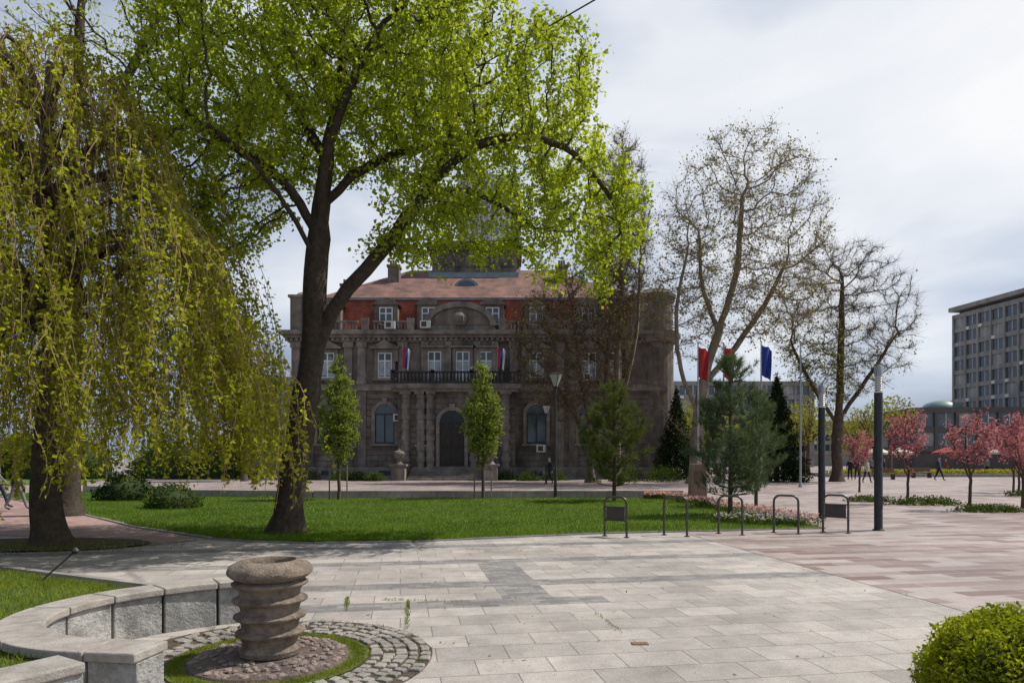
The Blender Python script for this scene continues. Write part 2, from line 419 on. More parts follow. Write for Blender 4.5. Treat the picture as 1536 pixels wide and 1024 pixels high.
z1=Mw('MINIMUM',sp.outputs[2],0.5); z2=Mw('MAXIMUM',Mw('SUBTRACT',sp.outputs[2],0.5),0.0)
g=Mw('MULTIPLY_ADD',z1,1.4,-0.40)
g=Mw('MULTIPLY_ADD',z2,-2.2,g)
g=Mw('MULTIPLY_ADD',sp.outputs[0],0.62,g)
g=Mw('MULTIPLY_ADD',sp.outputs[1],0.30,g)
g=Mw('ADD',g,Mw('MULTIPLY_ADD',n1.outputs['Fac'],2.2,-1.05))
rp=N(nt,'ShaderNodeValToRGB'); e=rp.color_ramp.elements
e[0].position=0.0; e[0].color=(3.2,3.8,5.0,1); e[1].position=1.0; e[1].color=(10.2,10.2,10.2,1)
x=rp.color_ramp.elements.new(0.35); x.color=(6.0,6.7,7.9,1)
x=rp.color_ramp.elements.new(0.62); x.color=(8.7,9.0,9.5,1)
L(g,rp.inputs['Fac'])
mx=N(nt,'ShaderNodeMix',data_type='RGBA'); mx.inputs[0].default_value=0.9
L(sky.outputs[0],mx.inputs[6]); L(rp.outputs[0],mx.inputs[7]); L(mx.outputs[2],bg.inputs['Color'])
sl=bpy.data.lights.new('sun','SUN'); sl.energy=5.0; sl.angle=math.radians(0.5); sl.color=(1,0.95,0.87)
so=link(bpy.data.objects.new('sun',sl)); so.rotation_euler=SUN.to_track_quat('Z','Y').to_euler()
cam=bpy.data.cameras.new('camera'); cam.lens=24; cam.sensor_width=36; cam.shift_y=0.1146; cam.clip_end=5000; cam.clip_start=0.1
co=link(bpy.data.objects.new('camera',cam)); co.location=(0,0,1.65); co.rotation_euler=(math.radians(90),0,0); S.camera=co
S.view_settings.view_transform='Standard'; S.view_settings.look='None'; S.view_settings.exposure=0

# ------------------------------------------------------------------ ground
def sheet(name,pts,z,m):
    b=MB(); b.add([(x,y,z) for x,y in pts],[tuple(range(len(pts)))],0); return b.obj(name,[m])
sheet('ground',[(-2500,-300),(2500,-300),(2500,3500),(-2500,3500)],-0.012,m_base)
sheet('plaza_paving',[(-40,-12),(6.9,-12),(4.95,7.13),(3.8,15.4),(3.8,17),(-8,17),(-40,17)],-0.004,m_pave)
sheet('red_paving',[(6.9,-12),(90,-12),(90,100),(-30,100),(-30,28),(3.5,28),(3.8,15.4),(4.95,7.13)],0.0,m_red)
sheet('path',[(-6.4,13.9),(-8,16),(-14.5,22.2),(-28,35),(-45,35),(-45,18),(-13,15.2),(-10.5,14.6),(-8,13.4),(-7,12.9)],0.004,m_path)
LAWN=[(-6.2,14.1),(-5.2,13.65),(-3.87,13.35),(-1.97,13.6),(1.94,15.1),(4.6,15.6),(7.4,16.2),(7.1,20),(6.6,28.4),(-8.2,28.2),(-21,33.5),(-24,31.5),(-14.3,21.9),(-9,16.4)]
sheet('lawn',LAWN,0.035,m_lawn)
sheet('back_lawn',[(-75,42),(-31,42),(-31,64),(-75,64)],0.03,m_lawn)
def kerb_path(name,pts,w_,h,m,closed=False,z0=-0.01):
    b=MB(); n=len(pts); P=[Vector((p[0],p[1])) for p in pts]
    for i in range(n if closed else n-1):
        a=P[i]; c=P[(i+1)%n]; Ld=(c-a).length; k=max(1,int(Ld/1.0)); d=(c-a)/k; nn=Vector((-d.y,d.x)).normalized()*w_/2
        for q in range(k):
            s=a+d*q+d.normalized()*0.006; t=a+d*(q+1)-d.normalized()*0.006
            b.prismz([tuple(s-nn),tuple(t-nn),tuple(t+nn),tuple(s+nn)],z0,h+random.uniform(-0.004,0.004))
    return b.obj(name,[m])
kerb_path('lawn_kerb',LAWN[:7]+[LAWN[7],LAWN[8]],0.10,0.03,m_kerb)
kerb_path('lawn_kerb',LAWN[10:]+[LAWN[0]],0.10,0.035,m_kerb)
kerb_path('low_retaining_wall',[(7.2,28.9),(-8.3,28.7),(-14,29.6),(-21.3,34.2)],0.4,0.32,m_kerb)
sheet('forecourt_paving',[(7.1,29.1),(-8.3,28.9),(-14,29.8),(-21.3,34.4),(-30,40),(-30,56),(14,56),(12,40)],0.018,m_red)

def inside(P,poly):
    x,y=P[:,0],P[:,1]; r=np.zeros(len(P),bool); n=len(poly)
    for i in range(n):
        x1,y1=poly[i];x2,y2=poly[(i+1)%n]
        if y1==y2: continue
        c=((y1>y)!=(y2>y))&(x<(x2-x1)*(y-y1)/(y2-y1)+x1); r^=c
    return r
def blades(name,rng,P,h,w_,mat,parent=None):
    n=len(P); a=rng.uniform(0,2*math.pi,n); hh=h*rng.uniform(0.5,1.3,n)
    t=np.stack([np.cos(a),np.sin(a),np.zeros(n)],1)*w_
    ln=rng.normal(size=(n,3))*0.35*hh[:,None]; ln[:,2]=hh
    V=np.stack([P-t,P+t,P+ln],1).reshape(-1,3)
    return np_mesh(name,V,np.arange(3*n).reshape(n,3),[mat],parent=parent)
rng=np.random.default_rng(3)
def poly_pts(poly,n,z,bias=None):
    pa=np.array(poly); lo=pa.min(0); hi=pa.max(0); out=np.zeros((0,2))
    while len(out)<n:
        P=rng.uniform(lo,hi,size=(n*2,2))
        if bias: P[:,1]=lo[1]+(hi[1]-lo[1])*rng.uniform(0,1,size=n*2)**bias
        out=np.vstack([out,P[inside(P,poly)]])
    out=out[:n]; return np.column_stack([out,np.full(n,z)])
blades('lawn_grass',rng,poly_pts(LAWN,150000,0.033,1.7),0.06,0.008,l_grass)

# ------------------------------------------------------------------ planter wall + raised bed
inner=[(-2.45,7.02),(-2.94,6.74),(-3.33,6.40),(-3.58,6.0),(-3.64,5.5),(-3.45,5.05),(-3.03,4.74),(-2.32,4.62)]
C=catmull([(x,y,0) for x,y in inner],14)
W=0.30; n=len(C)
nor=[]
for i in range(n):
    d=(C[min(i+1,n-1)]-C[max(i-1,0)]).normalized(); nor.append(Vector((d.y,-d.x,0)))
if (C[n//2]+nor[n//2]-Vector((-2,5.6,0))).length<(C[n//2]-Vector((-2,5.6,0))).length: nor=[-q for q in nor]
wall=empty('planter_wall')
def arc_block(i0,i1,z0,z1,inn,out,b,g=0.012):
    ids=list(range(i0,i1+1)); A=[];B=[]
    for k,i in enumerate(ids):
        p=C[i].copy()
        if k==0: p+= (C[i+1]-C[i]).normalized()*g
        if k==len(ids)-1: p-= (C[i]-C[i-1]).normalized()*g
        A.append(tuple((p+nor[i]*inn)[:2])); B.append(tuple((p+nor[i]*out)[:2]))
    b.prismz(A+B[::-1],z0,z1)
bb=MB(); cb=MB(); cuts=list(range(0,n-1,7*2-1))+[n-1]
if cuts[-1]-cuts[-2]<5: cuts.pop(-2)
for a,c in zip(cuts[:-1],cuts[1:]):
    arc_block(a,c,-0.02,0.36,0.03,W,bb); arc_block(a,c,0.36,0.425,0.0,W+0.03,cb,0.006)
def seg_block(p,q,hw,z0,z1,b):
    p=Vector(p);q=Vector(q); d=(q-p).normalized(); nn=Vector((-d.y,d.x))*hw
    b.prismz([tuple(p-nn),tuple(q-nn),tuple(q+nn),tuple(p+nn)],z0,z1)
pts=[(-2.72,4.22),(-3.02,3.72),(-3.5,3.2),(-4.1,2.8),(-4.8,2.5)]
for p,q in zip(pts[:-1],pts[1:]):
    seg_block(p,q,0.14,-0.02,0.355,bb); seg_block(p,q,0.16,0.355,0.42,cb)
for b,nm,m in ((bb,'blocks',m_stonew),(cb,'coping',m_cap)):
    o=b.obj(nm,[m],wall,bevel=0.012)
bed=[(-2.5,7.3),(-3.1,6.98),(-3.6,6.6),(-3.86,6.1),(-3.9,5.4),(-3.65,4.85),(-3.1,4.45),(-3.0,4.2),(-3.2,3.8),(-3.6,3.4),(-4.2,3.0),(-5.0,2.7),(-9,3),(-12,9.9),(-7.4,9.7),(-4.4,8.3)]
def bz(x,y):
    a=Vector((-12,10.1)); c=Vector((-2.4,7.3)); d=(c-a).normalized(); nn=Vector((d.y,-d.x)); t=(Vector((x,y))-a).dot(nn)
    return 0.07+min(max(t,0),1.0)/1.0*0.28+0.02*math.sin(x*3)*math.cos(y*2.3)
gx=np.linspace(-12,-2.3,90); gy=np.linspace(2.6,10,70); V=[];F=[]
for i,xx in enumerate(gx):
    for j,yy in enumerate(gy): V.append((xx,yy,bz(xx,yy)))
PP=np.array([(v[0],v[1]) for v in V]); ins=inside(PP,[(-2.45,7.22),(-3.06,6.93),(-3.52,6.55),(-3.8,6.08),(-3.85,5.4),(-3.6,4.88),(-3.05,4.55),(-2.85,4.2),(-3.1,3.7),(-3.6,3.2),(-4.2,2.8),(-12,2.7),(-12,10.0),(-7.4,9.8),(-4.4,8.4)]).reshape(90,70)
for i in range(89):
    for j in range(69):
        if ins[i,j] and ins[i+1,j] and ins[i,j+1] and ins[i+1,j+1]: F.append((i*70+j,(i+1)*70+j,(i+1)*70+j+1,i*70+j+1))
np_mesh('grass_bed',np.array(V),np.array(F),[m_lawn],smooth=True)
P=poly_pts(bed,60000,0.0)
P[:,2]=[bz(a,b)-0.005 for a,b in P[:,:2]]
blades('bed_grass',rng,P,0.06,0.005,l_grass2)
kerb_path('bed_kerb',[(-12,10.15),(-7.4,9.95),(-4.4,8.5),(-2.5,7.45)],0.11,0.09,m_kerb)

# cobbled circle and vase
vc=(-1.99,5.62)
def disc(name,r,z,m,nn=48):
    b=MB(); pts=[(vc[0]+r*math.cos(a*2*math.pi/nn)*(1+random.uniform(-.01,.01)),vc[1]+r*math.sin(a*2*math.pi/nn)) for a in range(nn)]
    b.add([(x,y,z) for x,y in pts],[tuple(range(nn))],0); return b.obj(name,[m])
disc('soil_ring',1.33,0.002,m_soil); disc('moss_ring',0.80,0.012,m_moss)
b=MB(); b.lathe([(0.64,0),(0.62,0.03),(0.5,0.045),(0.3,0.05)],(vc[0],vc[1],0.0),n=40,jit=0.006); b.obj('pebble_disc',[m_peb],smooth=True)
b=MB()
r=0.86
while r<1.33:
    nst=int(2*math.pi*r/0.115)
    for k in range(nst):
        a=2*math.pi*(k+0.5*random.random())/nst; px_,py_=vc[0]+r*math.cos(a),vc[1]+r*math.sin(a)
        if px_<-2.9 and random.random()<0.6: continue
        if r>1.25 and random.random()<0.25: continue
        a2=a+random.uniform(-.15,.15); rx=0.044*random.uniform(.8,1.12); ry=0.046*random.uniform(.8,1.12)
        e1=(math.cos(a2)*rx,math.sin(a2)*rx); e2=(-math.sin(a2)*ry,math.cos(a2)*ry)
        q=[(px_+s*e1[0]+t*e2[0]+random.uniform(-.008,.008),py_+s*e1[1]+t*e2[1]+random.uniform(-.008,.008)) for s,t in((-1,-1),(1,-1),(1,1),(-1,1))]
        b.prismz(q,-0.01,0.020+random.uniform(-.006,.006))
    r+=0.103
b.obj('cobblestones',[m_cob],bevel=0.012)
b=MB()
for k in range(260):
    a=random.uniform(0,6.28); rr=0.24+0.36*math.sqrt(random.random()); s=random.uniform(.018,.034)
    b.lathe([(s*0.9,0),(s,s*.35),(s*.6,s*.75)],(vc[0]+rr*math.cos(a),vc[1]+rr*math.sin(a),0.045-0.02*(rr>.5)),n=6,jit=.15)
b.obj('pebbles',[pm('pebble',(0.26,0.20,0.17),(0.14,0.11,0.10),9,0.8)],smooth=True)
Pm=[]
for k in range(9000):
    a=random.uniform(0,6.28); rr=random.choice([random.gauss(0.72,0.04),random.uniform(0.82,1.33)]); 
    if rr>0.82 and random.random()<0.8: continue
    Pm.append((vc[0]+rr*math.cos(a),vc[1]+rr*math.sin(a),0.008))
blades('moss_grass',rng,np.array(Pm),0.028,0.004,l_grass2)
Pm=[]
for (x0,y0,x1,y1,nn) in ((-1.2,7.9,-1.02,6.6,200),(-1.95,8.1,-1.8,7.4,120),(-1.5,8.0,-0.6,7.9,80),(0.9,7.3,1.05,6.4,40)):
    for k in range(nn):
        t=random.random()**1.5; Pm.append((x0+(x1-x0)*t+random.gauss(0,.012),y0+(y1-y0)*t+random.gauss(0,.02),0))
blades('paving_weeds',rng,np.array(Pm),0.03,0.005,l_grass2)
Pd=np.vstack([np.column_stack([rng.uniform(-7,2,260),rng.normal(13.0,0.5,260),np.full(260,.006)]),np.column_stack([rng.uniform(-3.5,5,160),rng.uniform(4.5,12.5,160),np.full(160,.006)]),np.column_stack([vc[0]+rng.normal(0,1.0,160),vc[1]+rng.normal(0,.9,160),np.full(160,.02)])])
d=rng.normal(size=(len(Pd),3)); d[:,2]*=.15; d=unit(d); q=unit(np.cross(d,np.array([[0,0,1.]])+rng.normal(size=(len(Pd),3))*.2)); Ls=rng.uniform(.015,.045,(len(Pd),1))
np_mesh('fallen_leaves',np.stack([Pd,Pd+d*Ls*.5+q*Ls*.3,Pd+d*Ls+np.array([0,0,.004]),Pd+d*Ls*.5-q*Ls*.3],1).reshape(-1,3),np.arange(4*len(Pd)).reshape(-1,4),[l_dry])
prof=[(0.19,0.0),(0.235,0.02),(0.245,0.06),(0.225,0.085)]
zz=0.085
for i,(ri,ro) in enumerate(((0.215,0.272),(0.222,0.285),(0.23,0.295),(0.236,0.30))):
    prof+=[(ri,zz+0.012),(ri+0.004,zz+0.05),(ri+0.02,zz+0.082),(ro-.006,zz+0.098),(ro+0.002,zz+0.108),(ro+0.002,zz+0.120),(ro-0.022,zz+0.131)]; zz+=0.133
prof+=[(0.25,zz+0.008),(0.30,zz+0.03),(0.335,zz+0.06),(0.338,zz+0.085),(0.315,zz+0.125),(0.25,zz+0.16),(0.205,zz+0.166),(0.185,zz+0.14),(0.18,zz+0.05),(0.05,zz-0.02),(0.005,zz-0.02)]
b=MB(); b.lathe(prof,(0,0,0),n=48,jit=0.006); o=b.obj('stone_vase',[m_vase],smooth=True,loc=(vc[0],vc[1],0.04))

# round bush lower right
rng=np.random.default_rng(11)
be=empty('boxwood_bush'); bc=np.array([3.08,4.15,0.22])
d=unit(rng.normal(size=(26000,3))); lump=1+0.06*np.sin(d[:,0]*9+1)*np.cos(d[:,2]*8)+0.04*np.sin(d[:,1]*14)
P=bc+d*(0.53*lump*rng.uniform(0.86,1.05,26000))[:,None]*np.array([1,1,0.93]); P=P[P[:,2]>0.01]
leaves('foliage',rng,P,0.032,l_box,be,aspect=0.6,up_n=0.2)
d=unit(rng.normal(size=(900,3))); twv,twf=twig_geo(np.repeat(bc[None],900,0)+d*0.1,d,np.full(900,0.38),0.006,rng); np_mesh('stems',twv,twf,[m_bark_b],parent=be)
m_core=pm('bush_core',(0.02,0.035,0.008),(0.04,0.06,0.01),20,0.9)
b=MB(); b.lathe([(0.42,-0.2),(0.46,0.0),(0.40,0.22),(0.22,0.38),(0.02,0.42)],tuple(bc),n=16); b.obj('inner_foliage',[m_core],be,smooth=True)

# ------------------------------------------------------------------ linden
by=15.1
lin_seeds=[
 [(-5.0,by,-0.1),(-4.85,by,1.2),(-4.57,by,2.95),(-4.40,by,4.1),(-4.37,by,5.2),(-4.25,by,6.9),(-4.1,by+.2,8.8),(-3.8,by+.3,10.6),(-4.3,by+.3,12.2)],
 [(-4.5,by,3.3),(-4.15,by-.05,4.5),(-3.66,by-.1,5.3),(-2.7,by-.2,6.35),(-1.89,by-.2,7.5),(-1.3,by,8.9),(-1.0,by+.2,10.3)],
 [(-4.3,by,6.6),(-4.9,by-.3,7.6),(-5.9,by-.5,8.3),(-7.0,by-.4,9.0)],
 [(-4.3,by,6.0),(-4.7,by-.8,6.9),(-5.2,by-1.6,7.6),(-6.0,by-2.0,8.2)],
 [(-4.2,by,7.2),(-3.5,by+.3,8.1),(-2.5,by+.8,8.8),(-1.0,by+1.2,9.2),(0.3,by+1.3,9.1)],
 [(-4.25,by,6.7),(-3.9,by-.8,7.9),(-3.3,by-1.3,9.1),(-2.6,by-1.5,10.3)],
 [(-2.2,by-.2,7.0),(-1.2,by-.8,7.9),(0.0,by-1.0,8.3),(1.2,by-1.0,8.0),(2.1,by-.9,7.0),(2.3,by-.8,6.2)],
 [(-4.15,by+.1,8.3),(-5.0,by+.5,9.8),(-5.8,by+.8,11.2)],
 [(-2.7,by-.2,6.35),(-2.2,by-1.2,6.7),(-1.6,by-2.0,6.6)],
 [(-2.9,by-.2,6.2),(-2.6,by+.8,6.6),(-1.8,by+1.6,6.6)],
 [(-1.9,by-.2,7.4),(-1.1,by+.3,7.7),(-0.2,by+.5,7.4),(0.6,by+.4,6.8)],
]
lin_ells=[((-4.4,by,10.9),(3.7,3.6,3.2)),((-0.7,by,9.2),(3.0,3.2,2.2)),((1.6,14.8,6.7),(1.5,2,1.6)),((-6.7,by,8.6),(2.1,2.4,2.4)),((-1.7,14.4,6.5),(1.6,1.8,0.9)),((-2.6,by,10.6),(2.8,3,1.7)),((-6.6,15,6.6),(1.2,1.5,0.8)),((-0.2,15.0,7.1),(1.7,1.8,1.1))]
tree('linden_tree',lin_seeds,lin_ells,3900,0.22,1.1,0.31,0.31,0.008,m_bark_d,l_lin,86000,0.095,0.07,ntwig=13500,ltwig=0.42,seed=4,gap=0.36,gs=1.35,k=8,maxn=9000,flare=0.8,down=0.4,aspect=0.8,rtw=0.005)

# ------------------------------------------------------------------ weeping tree
rng=np.random.default_rng(21)
we=empty('weeping_willow'); wc=np.array([-8.9,13.0])
zs=np.array([1.2,2.8,5.3,6.6,7.8,9.1,9.8]); rr_=np.array([4.75,4.5,3.6,3.15,2.7,1.6,0.4])
limbs=MB()
def limb(pts,r0,r1,n=8):
    c=catmull(pts,6); k=len(c); limbs.tube(c,[r0+(r1-r0)*(i/(k-1))**0.8 for i in range(k)],n)
tp=catmull([(-8.75,13,-0.1),(-8.8,13,0.25),(-8.88,13,0.9),(-8.85,13.0,2.2),(-8.8,13.1,3.6),(-8.95,13.1,5.4),(-8.9,13,7.4),(-8.8,13,9.2)],5)
limbs.tube(tp,[0.06+0.30*(1-i/(len(tp)-1))+0.2*max(0,1-i/7)**2 for i in range(len(tp))],10)
for i in range(46):
    a=rng.uniform(0,2*math.pi); z0=rng.uniform(2.8,8.2); zt=z0+rng.uniform(0.5,1.7); zt=min(zt,9.4)
    rt=np.interp(zt,zs,rr_)*rng.uniform(0.7,0.98); ca,sa=math.cos(a),math.sin(a)
    p0=(-8.88,13.05,z0); p1=(wc[0]+ca*rt*.35,wc[1]+sa*rt*.35,z0+(zt-z0)*.75); p2=(wc[0]+ca*rt*.75,wc[1]+sa*rt*.75,zt); p3=(wc[0]+ca*rt,wc[1]+sa*rt,zt-0.35)
    limb([p0,p1,p2,p3],0.10*rng.uniform(.5,1),0.02,6)
limbs.obj('trunk_and_limbs',[m_bark_w],we,smooth=True)
SV=[];SF=[];LP=[];off=0
NS=1600
for i in range(NS):
    a=rng.uniform(0,2*math.pi); zt=rng.choice([rng.uniform(3.0,9.6),rng.uniform(2.6,6.5)])
    lay=1-abs(rng.normal(0,0.10)) if rng.random()<0.88 else rng.uniform(0.3,0.9)
    lob=1+0.13*math.sin(a*5+1.3+zt*0.5)+0.08*math.sin(a*11+zt*1.3)
    r0=np.interp(zt,zs,rr_)*lay*lob
    ln=rng.uniform(1.2,3.6); zb=max(zt-ln,1.05+rng.uniform(0,0.9)+0.35*math.sin(a*7))
    if zb>zt-0.5: continue
    r1=min(r0+rng.uniform(0.15,0.75), np.interp(zb,zs,rr_)*lob*1.03)
    K=9; path=[]; wob=rng.normal(0,0.10,2); w2=rng.uniform(0,6)
    rin=max(0,r0-rng.uniform(.3,.8))
    for k in range(K):
        t=k/(K-1)
        if k==0: rr=rin; z=zt-0.12
        elif k==1: rr=(rin+r0)/2; z=zt+0.07
        elif k==2: rr=r0; z=zt-0.04
        else:
            s=(k-2)/(K-3); rr=r0+(r1-r0)*(1-(1-s)**2); z=zt-0.04-(zt-zb)*s
        da=0.035*math.sin(t*7+w2)
        path.append((wc[0]+math.cos(a+da)*rr+wob[0]*t,wc[1]+math.sin(a+da)*rr+wob[1]*t,z))
    pth=np.array(path); rd=np.linspace(0.010,0.0035,K)
    for k in range(K):
        for q in range(3):
            ang=2*math.pi*q/3; SV.append((pth[k,0]+rd[k]*math.cos(ang),pth[k,1]+rd[k]*math.sin(ang),pth[k,2]))
    for k in range(K-1):
        for q in range(3):
            j=(q+1)%3; SF.append((off+k*3+q,off+k*3+j,off+k*3+3+j,off+k*3+3+q))
    off+=K*3
    m_=int((zt-zb)/0.032)
    dens=rng.uniform(0.4,1.0)
    tt=rng.uniform(0.10,1,size=int(m_*dens*1.3)); x=tt*(K-1); i0=np.minimum(x.astype(int),K-2); f=(x-i0)[:,None]
    LP.append(pth[i0]*(1-f)+pth[i0+1]*f+rng.normal(size=(len(tt),3))*0.035)
np_mesh('hanging_strands',np.array(SV),np.array(SF),[m_strand],parent=we)
LP=np.vstack(LP)
leaves('foliage',rng,LP,0.09,l_wil,we,aspect=0.62,down=0.6)
nt_=3000; a=rng.uniform(0,6.283,nt_); z=rng.uniform(2.3,9.2,nt_); r=np.interp(z,zs,rr_)*np.sqrt(rng.uniform(0.05,0.7,nt_))
S0=np.stack([wc[0]+np.cos(a)*r,wc[1]+np.sin(a)*r,z],1); D=rng.normal(size=(nt_,3))*0.35; D[:,2]-=0.9; D=unit(D)
V_,F_=twig_geo(S0,D,rng.uniform(.4,1.3,nt_),0.008,rng); np_mesh('inner_twigs',V_,F_,[m_strand],parent=we)
b=MB(); pts=[(-9.2+2.2*math.cos(t*.2618)*(1+.08*math.sin(t*3)),13.1+1.05*math.sin(t*.2618)) for t in range(24)]
b.add([(x,y,0.025) for x,y in pts],[tuple(range(24))]); b.obj('tree_pit',[m_soil])
Pm=np.column_stack([rng.normal(-8.6,0.9,1500),rng.normal(12.7,0.45,1500),np.full(1500,0.02)]); blades('pit_grass',rng,Pm,0.06,0.006,l_grass2)

# ------------------------------------------------------------------ other trees
tree('bare_tree',[[(-13,20,0),(-13,20,4),(-12.9,20,8),(-12.8,20,12),(-12.6,20,15)],[(-12.9,20,9),(-11.5,19.8,12),(-10,19.5,14.5)],[(-12.9,20,9.5),(-14,20,12),(-15.5,20,14.5)],[(-12.8,20,8.5),(-10.8,19.5,10.5),(-8.8,19,12)]],
     [((-13,20,15),(6.5,3.5,4.0))],900,0.35,2.2,0.7,0.35,0.012,m_bark_d,l_lin,6000,0.11,0.12,ntwig=2500,ltwig=0.7,seed=5,k=6)
tree('plane_tree',[[(12,45,0),(12.2,45,3),(12.6,45,6.5),(13.6,45,10),(14.8,45,14),(15.2,45,19)],[(12.3,45,4.5),(11.0,44.5,7.5),(10.6,44,11),(11.3,44,15)],[(12.6,45,6.5),(14.8,45.5,9),(17,46,12),(18.5,46,15)],[(13.6,45,10),(12.8,46,13.5),(12.6,46,17)],[(12.1,45,2.6),(10.3,45.5,4.6),(9.3,45.5,7)]],
     [((15.2,45,16.2),(6.0,5,7.4)),((12.5,45,12),(4,4,4)),((18.5,45,13),(2.8,3,3.2))],2600,0.5,2.8,0.8,0.42,0.015,m_bark_p,l_olive,11000,0.15,0.16,ntwig=10000,ltwig=1.2,seed=6,k=6,gap=0.25,gs=0.6,maxn=7000,rtw=0.010)
tree('bare_tree',[[(23.8,50,0),(23.8,50,3),(24,50,6),(24.1,50,10),(24.2,50,15)],[(23.9,50,4),(22,50,7),(20.5,50,10)],[(23.9,50,4.5),(26,50,7.5),(28,50,10.5)]],
     [((24.3,50,11.8),(5.4,4.5,6.2))],2000,0.45,2.4,0.75,0.42,0.013,m_bark_b,l_yel,11000,0.16,0.2,ntwig=11000,ltwig=1.1,seed=8,k=6,gap=0.1,gs=0.6,rtw=0.010,
     leafclip=lambda P,r: r.uniform(size=len(P))<np.clip((12.5-P[:,2])/6,0.04,1)*np.clip((26.5-P[:,0])/4,0.15,1))
tree('brown_tree',[[(5.4,47,0),(5.3,47,4),(4.6,47,8),(4.2,47,12)],[(5.4,47,1.5),(6.2,47,5),(6.6,47,9),(6.9,47,13)],[(5.3,47,2.5),(3.8,47,5.5),(2.2,47,8)],[(5.5,47,1),(7.3,47,4.5),(8.1,47,8)]],
     [((4.0,46.5,9.0),(4.4,3.5,5.4)),((6.4,47,13),(2.6,2.5,5))],1800,0.45,2.4,0.75,0.30,0.013,m_bark_b,l_brown,8000,0.14,0.2,ntwig=9000,ltwig=1.1,seed=9,k=5,gap=0.25,gs=0.7,rtw=0.011,up=0.3,twup=0.45)
tree('poplar_tree',[[(7.6,49.5,0),(7.6,49.5,8),(7.9,49.5,15),(8.1,49.5,22)],[(7.6,49.5,5),(8.9,49.5,10),(9.4,49.5,18)],[(7.6,49.5,5.5),(6.5,49.5,11),(6.6,49.5,18)]],
     [((8.0,49.5,17),(2.3,2.0,8.6))],1100,0.5,2.0,0.6,0.32,0.016,m_bark_p,l_olive,3600,0.16,0.2,ntwig=7000,ltwig=1.2,seed=10,k=5,up=0.5,rtw=0.013,twup=0.6)
tree('maple_tree',[[(-19.6,50,0),(-19.6,50,3),(-19.5,50,6)]],[((-19.4,50,6.0),(2.4,2,2.6))],300,0.35,2,0.5,0.2,0.012,m_bark_b,l_shrub,9000,0.2,0.2,ntwig=1500,ltwig=0.6,seed=12,k=5)
for i,(x,y,s) in enumerate(((-6.9,27.2,1.0),(-1.2,28.2,1.0))):
    tree('hornbeam_tree',[[(x,y,0),(x,y,2),(x,y,5.0)]],[((x,y,3.0),(0.85,0.8,1.7)),((x,y,4.4),(0.45,0.45,1.3))],500,0.16,1.0,0.22,0.07,0.006,m_bark_b,l_horn,8000,0.10,0.05,ntwig=2200,ltwig=0.32,seed=20+i,k=5,flare=0.2,up=0.4,rtw=0.004,twup=0.7)
    b=MB(); b.tube([(x-.35,y-.1,0),(x-.35,y-.1,1.4)],0.03,6); b.tube([(x+.35,y-.1,0),(x+.35,y-.1,1.4)],0.03,6); b.box(x-.38,x+.38,y-.12,y-.08,1.2,1.26); b.obj('tree_stake',[m_bark_p])
for i,(x,y,h,rw) in enumerate(((14.6,25.2,3.45,0.75),(14.75,22.0,3.05,0.85),(16.9,22.6,3.1,0.8),(23.0,31,3.3,1.1),(24.6,33.5,3.2,0.9),(17.3,34,2.9,0.7),(27,36,3.0,1.0))):
    tree('cherry_tree',[[(x,y,0),(x+.03,y,0.9),(x,y,1.4)],[(x,y,1.0),(x+.4*rw,y,1.8),(x+.9*rw,y,2.5)],[(x,y,1.0),(x-.35*rw,y+.1,1.8),(x-.9*rw,y,2.5)],[(x,y,1.2),(x,y+.2,2.0),(x+.1,y+.3,2.8)]],[((x,y,h*0.72),(rw,rw*.9,h*0.27))],150,0.16,1.1,0.25,0.05,0.008,m_bark_b,l_cher,1500,0.08,0.05,ntwig=360,ltwig=0.42,seed=30+i,k=5,flare=0.2,up=0.25,rtw=0.006,gap=0.35,gs=2.5,twup=.4)

def clump(name,c,r,nl,size,mat,seed=0,aspect=0.5,core=False):
    rg=np.random.default_rng(seed); e=empty(name)
    d=unit(rg.normal(size=(nl,3))); d[:,2]=np.abs(d[:,2])*1.0
    lump=1+0.12*np.sin(d[:,0]*5+seed)*np.cos(d[:,1]*6)+0.1*np.sin(d[:,2]*8+seed)
    P=np.array(c)+d*np.array(r)*(lump*rg.uniform(0.55,1.05,nl))[:,None]
    leaves('foliage',rg,P,size,mat,e,aspect=aspect); 
    V_,F_=twig_geo(np.repeat(np.array([c]),60,0)+0.0,d[:60],np.full(60,min(r)*0.8),0.01,rg); np_mesh('stems',V_,F_,[m_bark_b],parent=e)
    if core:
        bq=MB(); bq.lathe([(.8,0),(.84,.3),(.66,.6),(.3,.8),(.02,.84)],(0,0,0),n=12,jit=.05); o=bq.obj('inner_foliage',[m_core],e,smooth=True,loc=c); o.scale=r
    return e
clump('low_shrub',(14.9,24.6,0),(1.3,0.7,0.28),1600,0.09,l_shrub,1); clump('low_shrub',(14.9,21.3,0),(1.1,0.5,0.24),1600,0.08,l_shrub,2)
clump('low_shrub',(13.9,26.5,0),(1.0,0.6,0.25),1000,0.09,l_shrub,3); clump('low_shrub',(23.4,30.4,0),(1.6,0.7,0.3),1200,0.1,l_shrub,4)
clump('juniper_shrub',(-11.2,22.5,0),(0.9,0.8,0.85),3800,0.10,l_shrub,5,core=True); clump('juniper_shrub',(-15.2,27,0),(1.2,1.0,1.1),3800,0.13,l_dark,6,core=True)
for i,(x,y,r) in enumerate(((-11.6,51,0.9),(-10.2,50.5,0.8),(-13.0,52,1.0),(-0.5,52.5,0.9),(1.2,51,0.8),(3.2,52,1.0),(8.5,50,1.3),(10.8,49,1.5),(-16,53,1.2))):
    clump('boxwood_shrub',(x,y,0),(r,r*.8,r*0.85),1100,0.14,l_shrub if i%3 else l_dark,40+i)
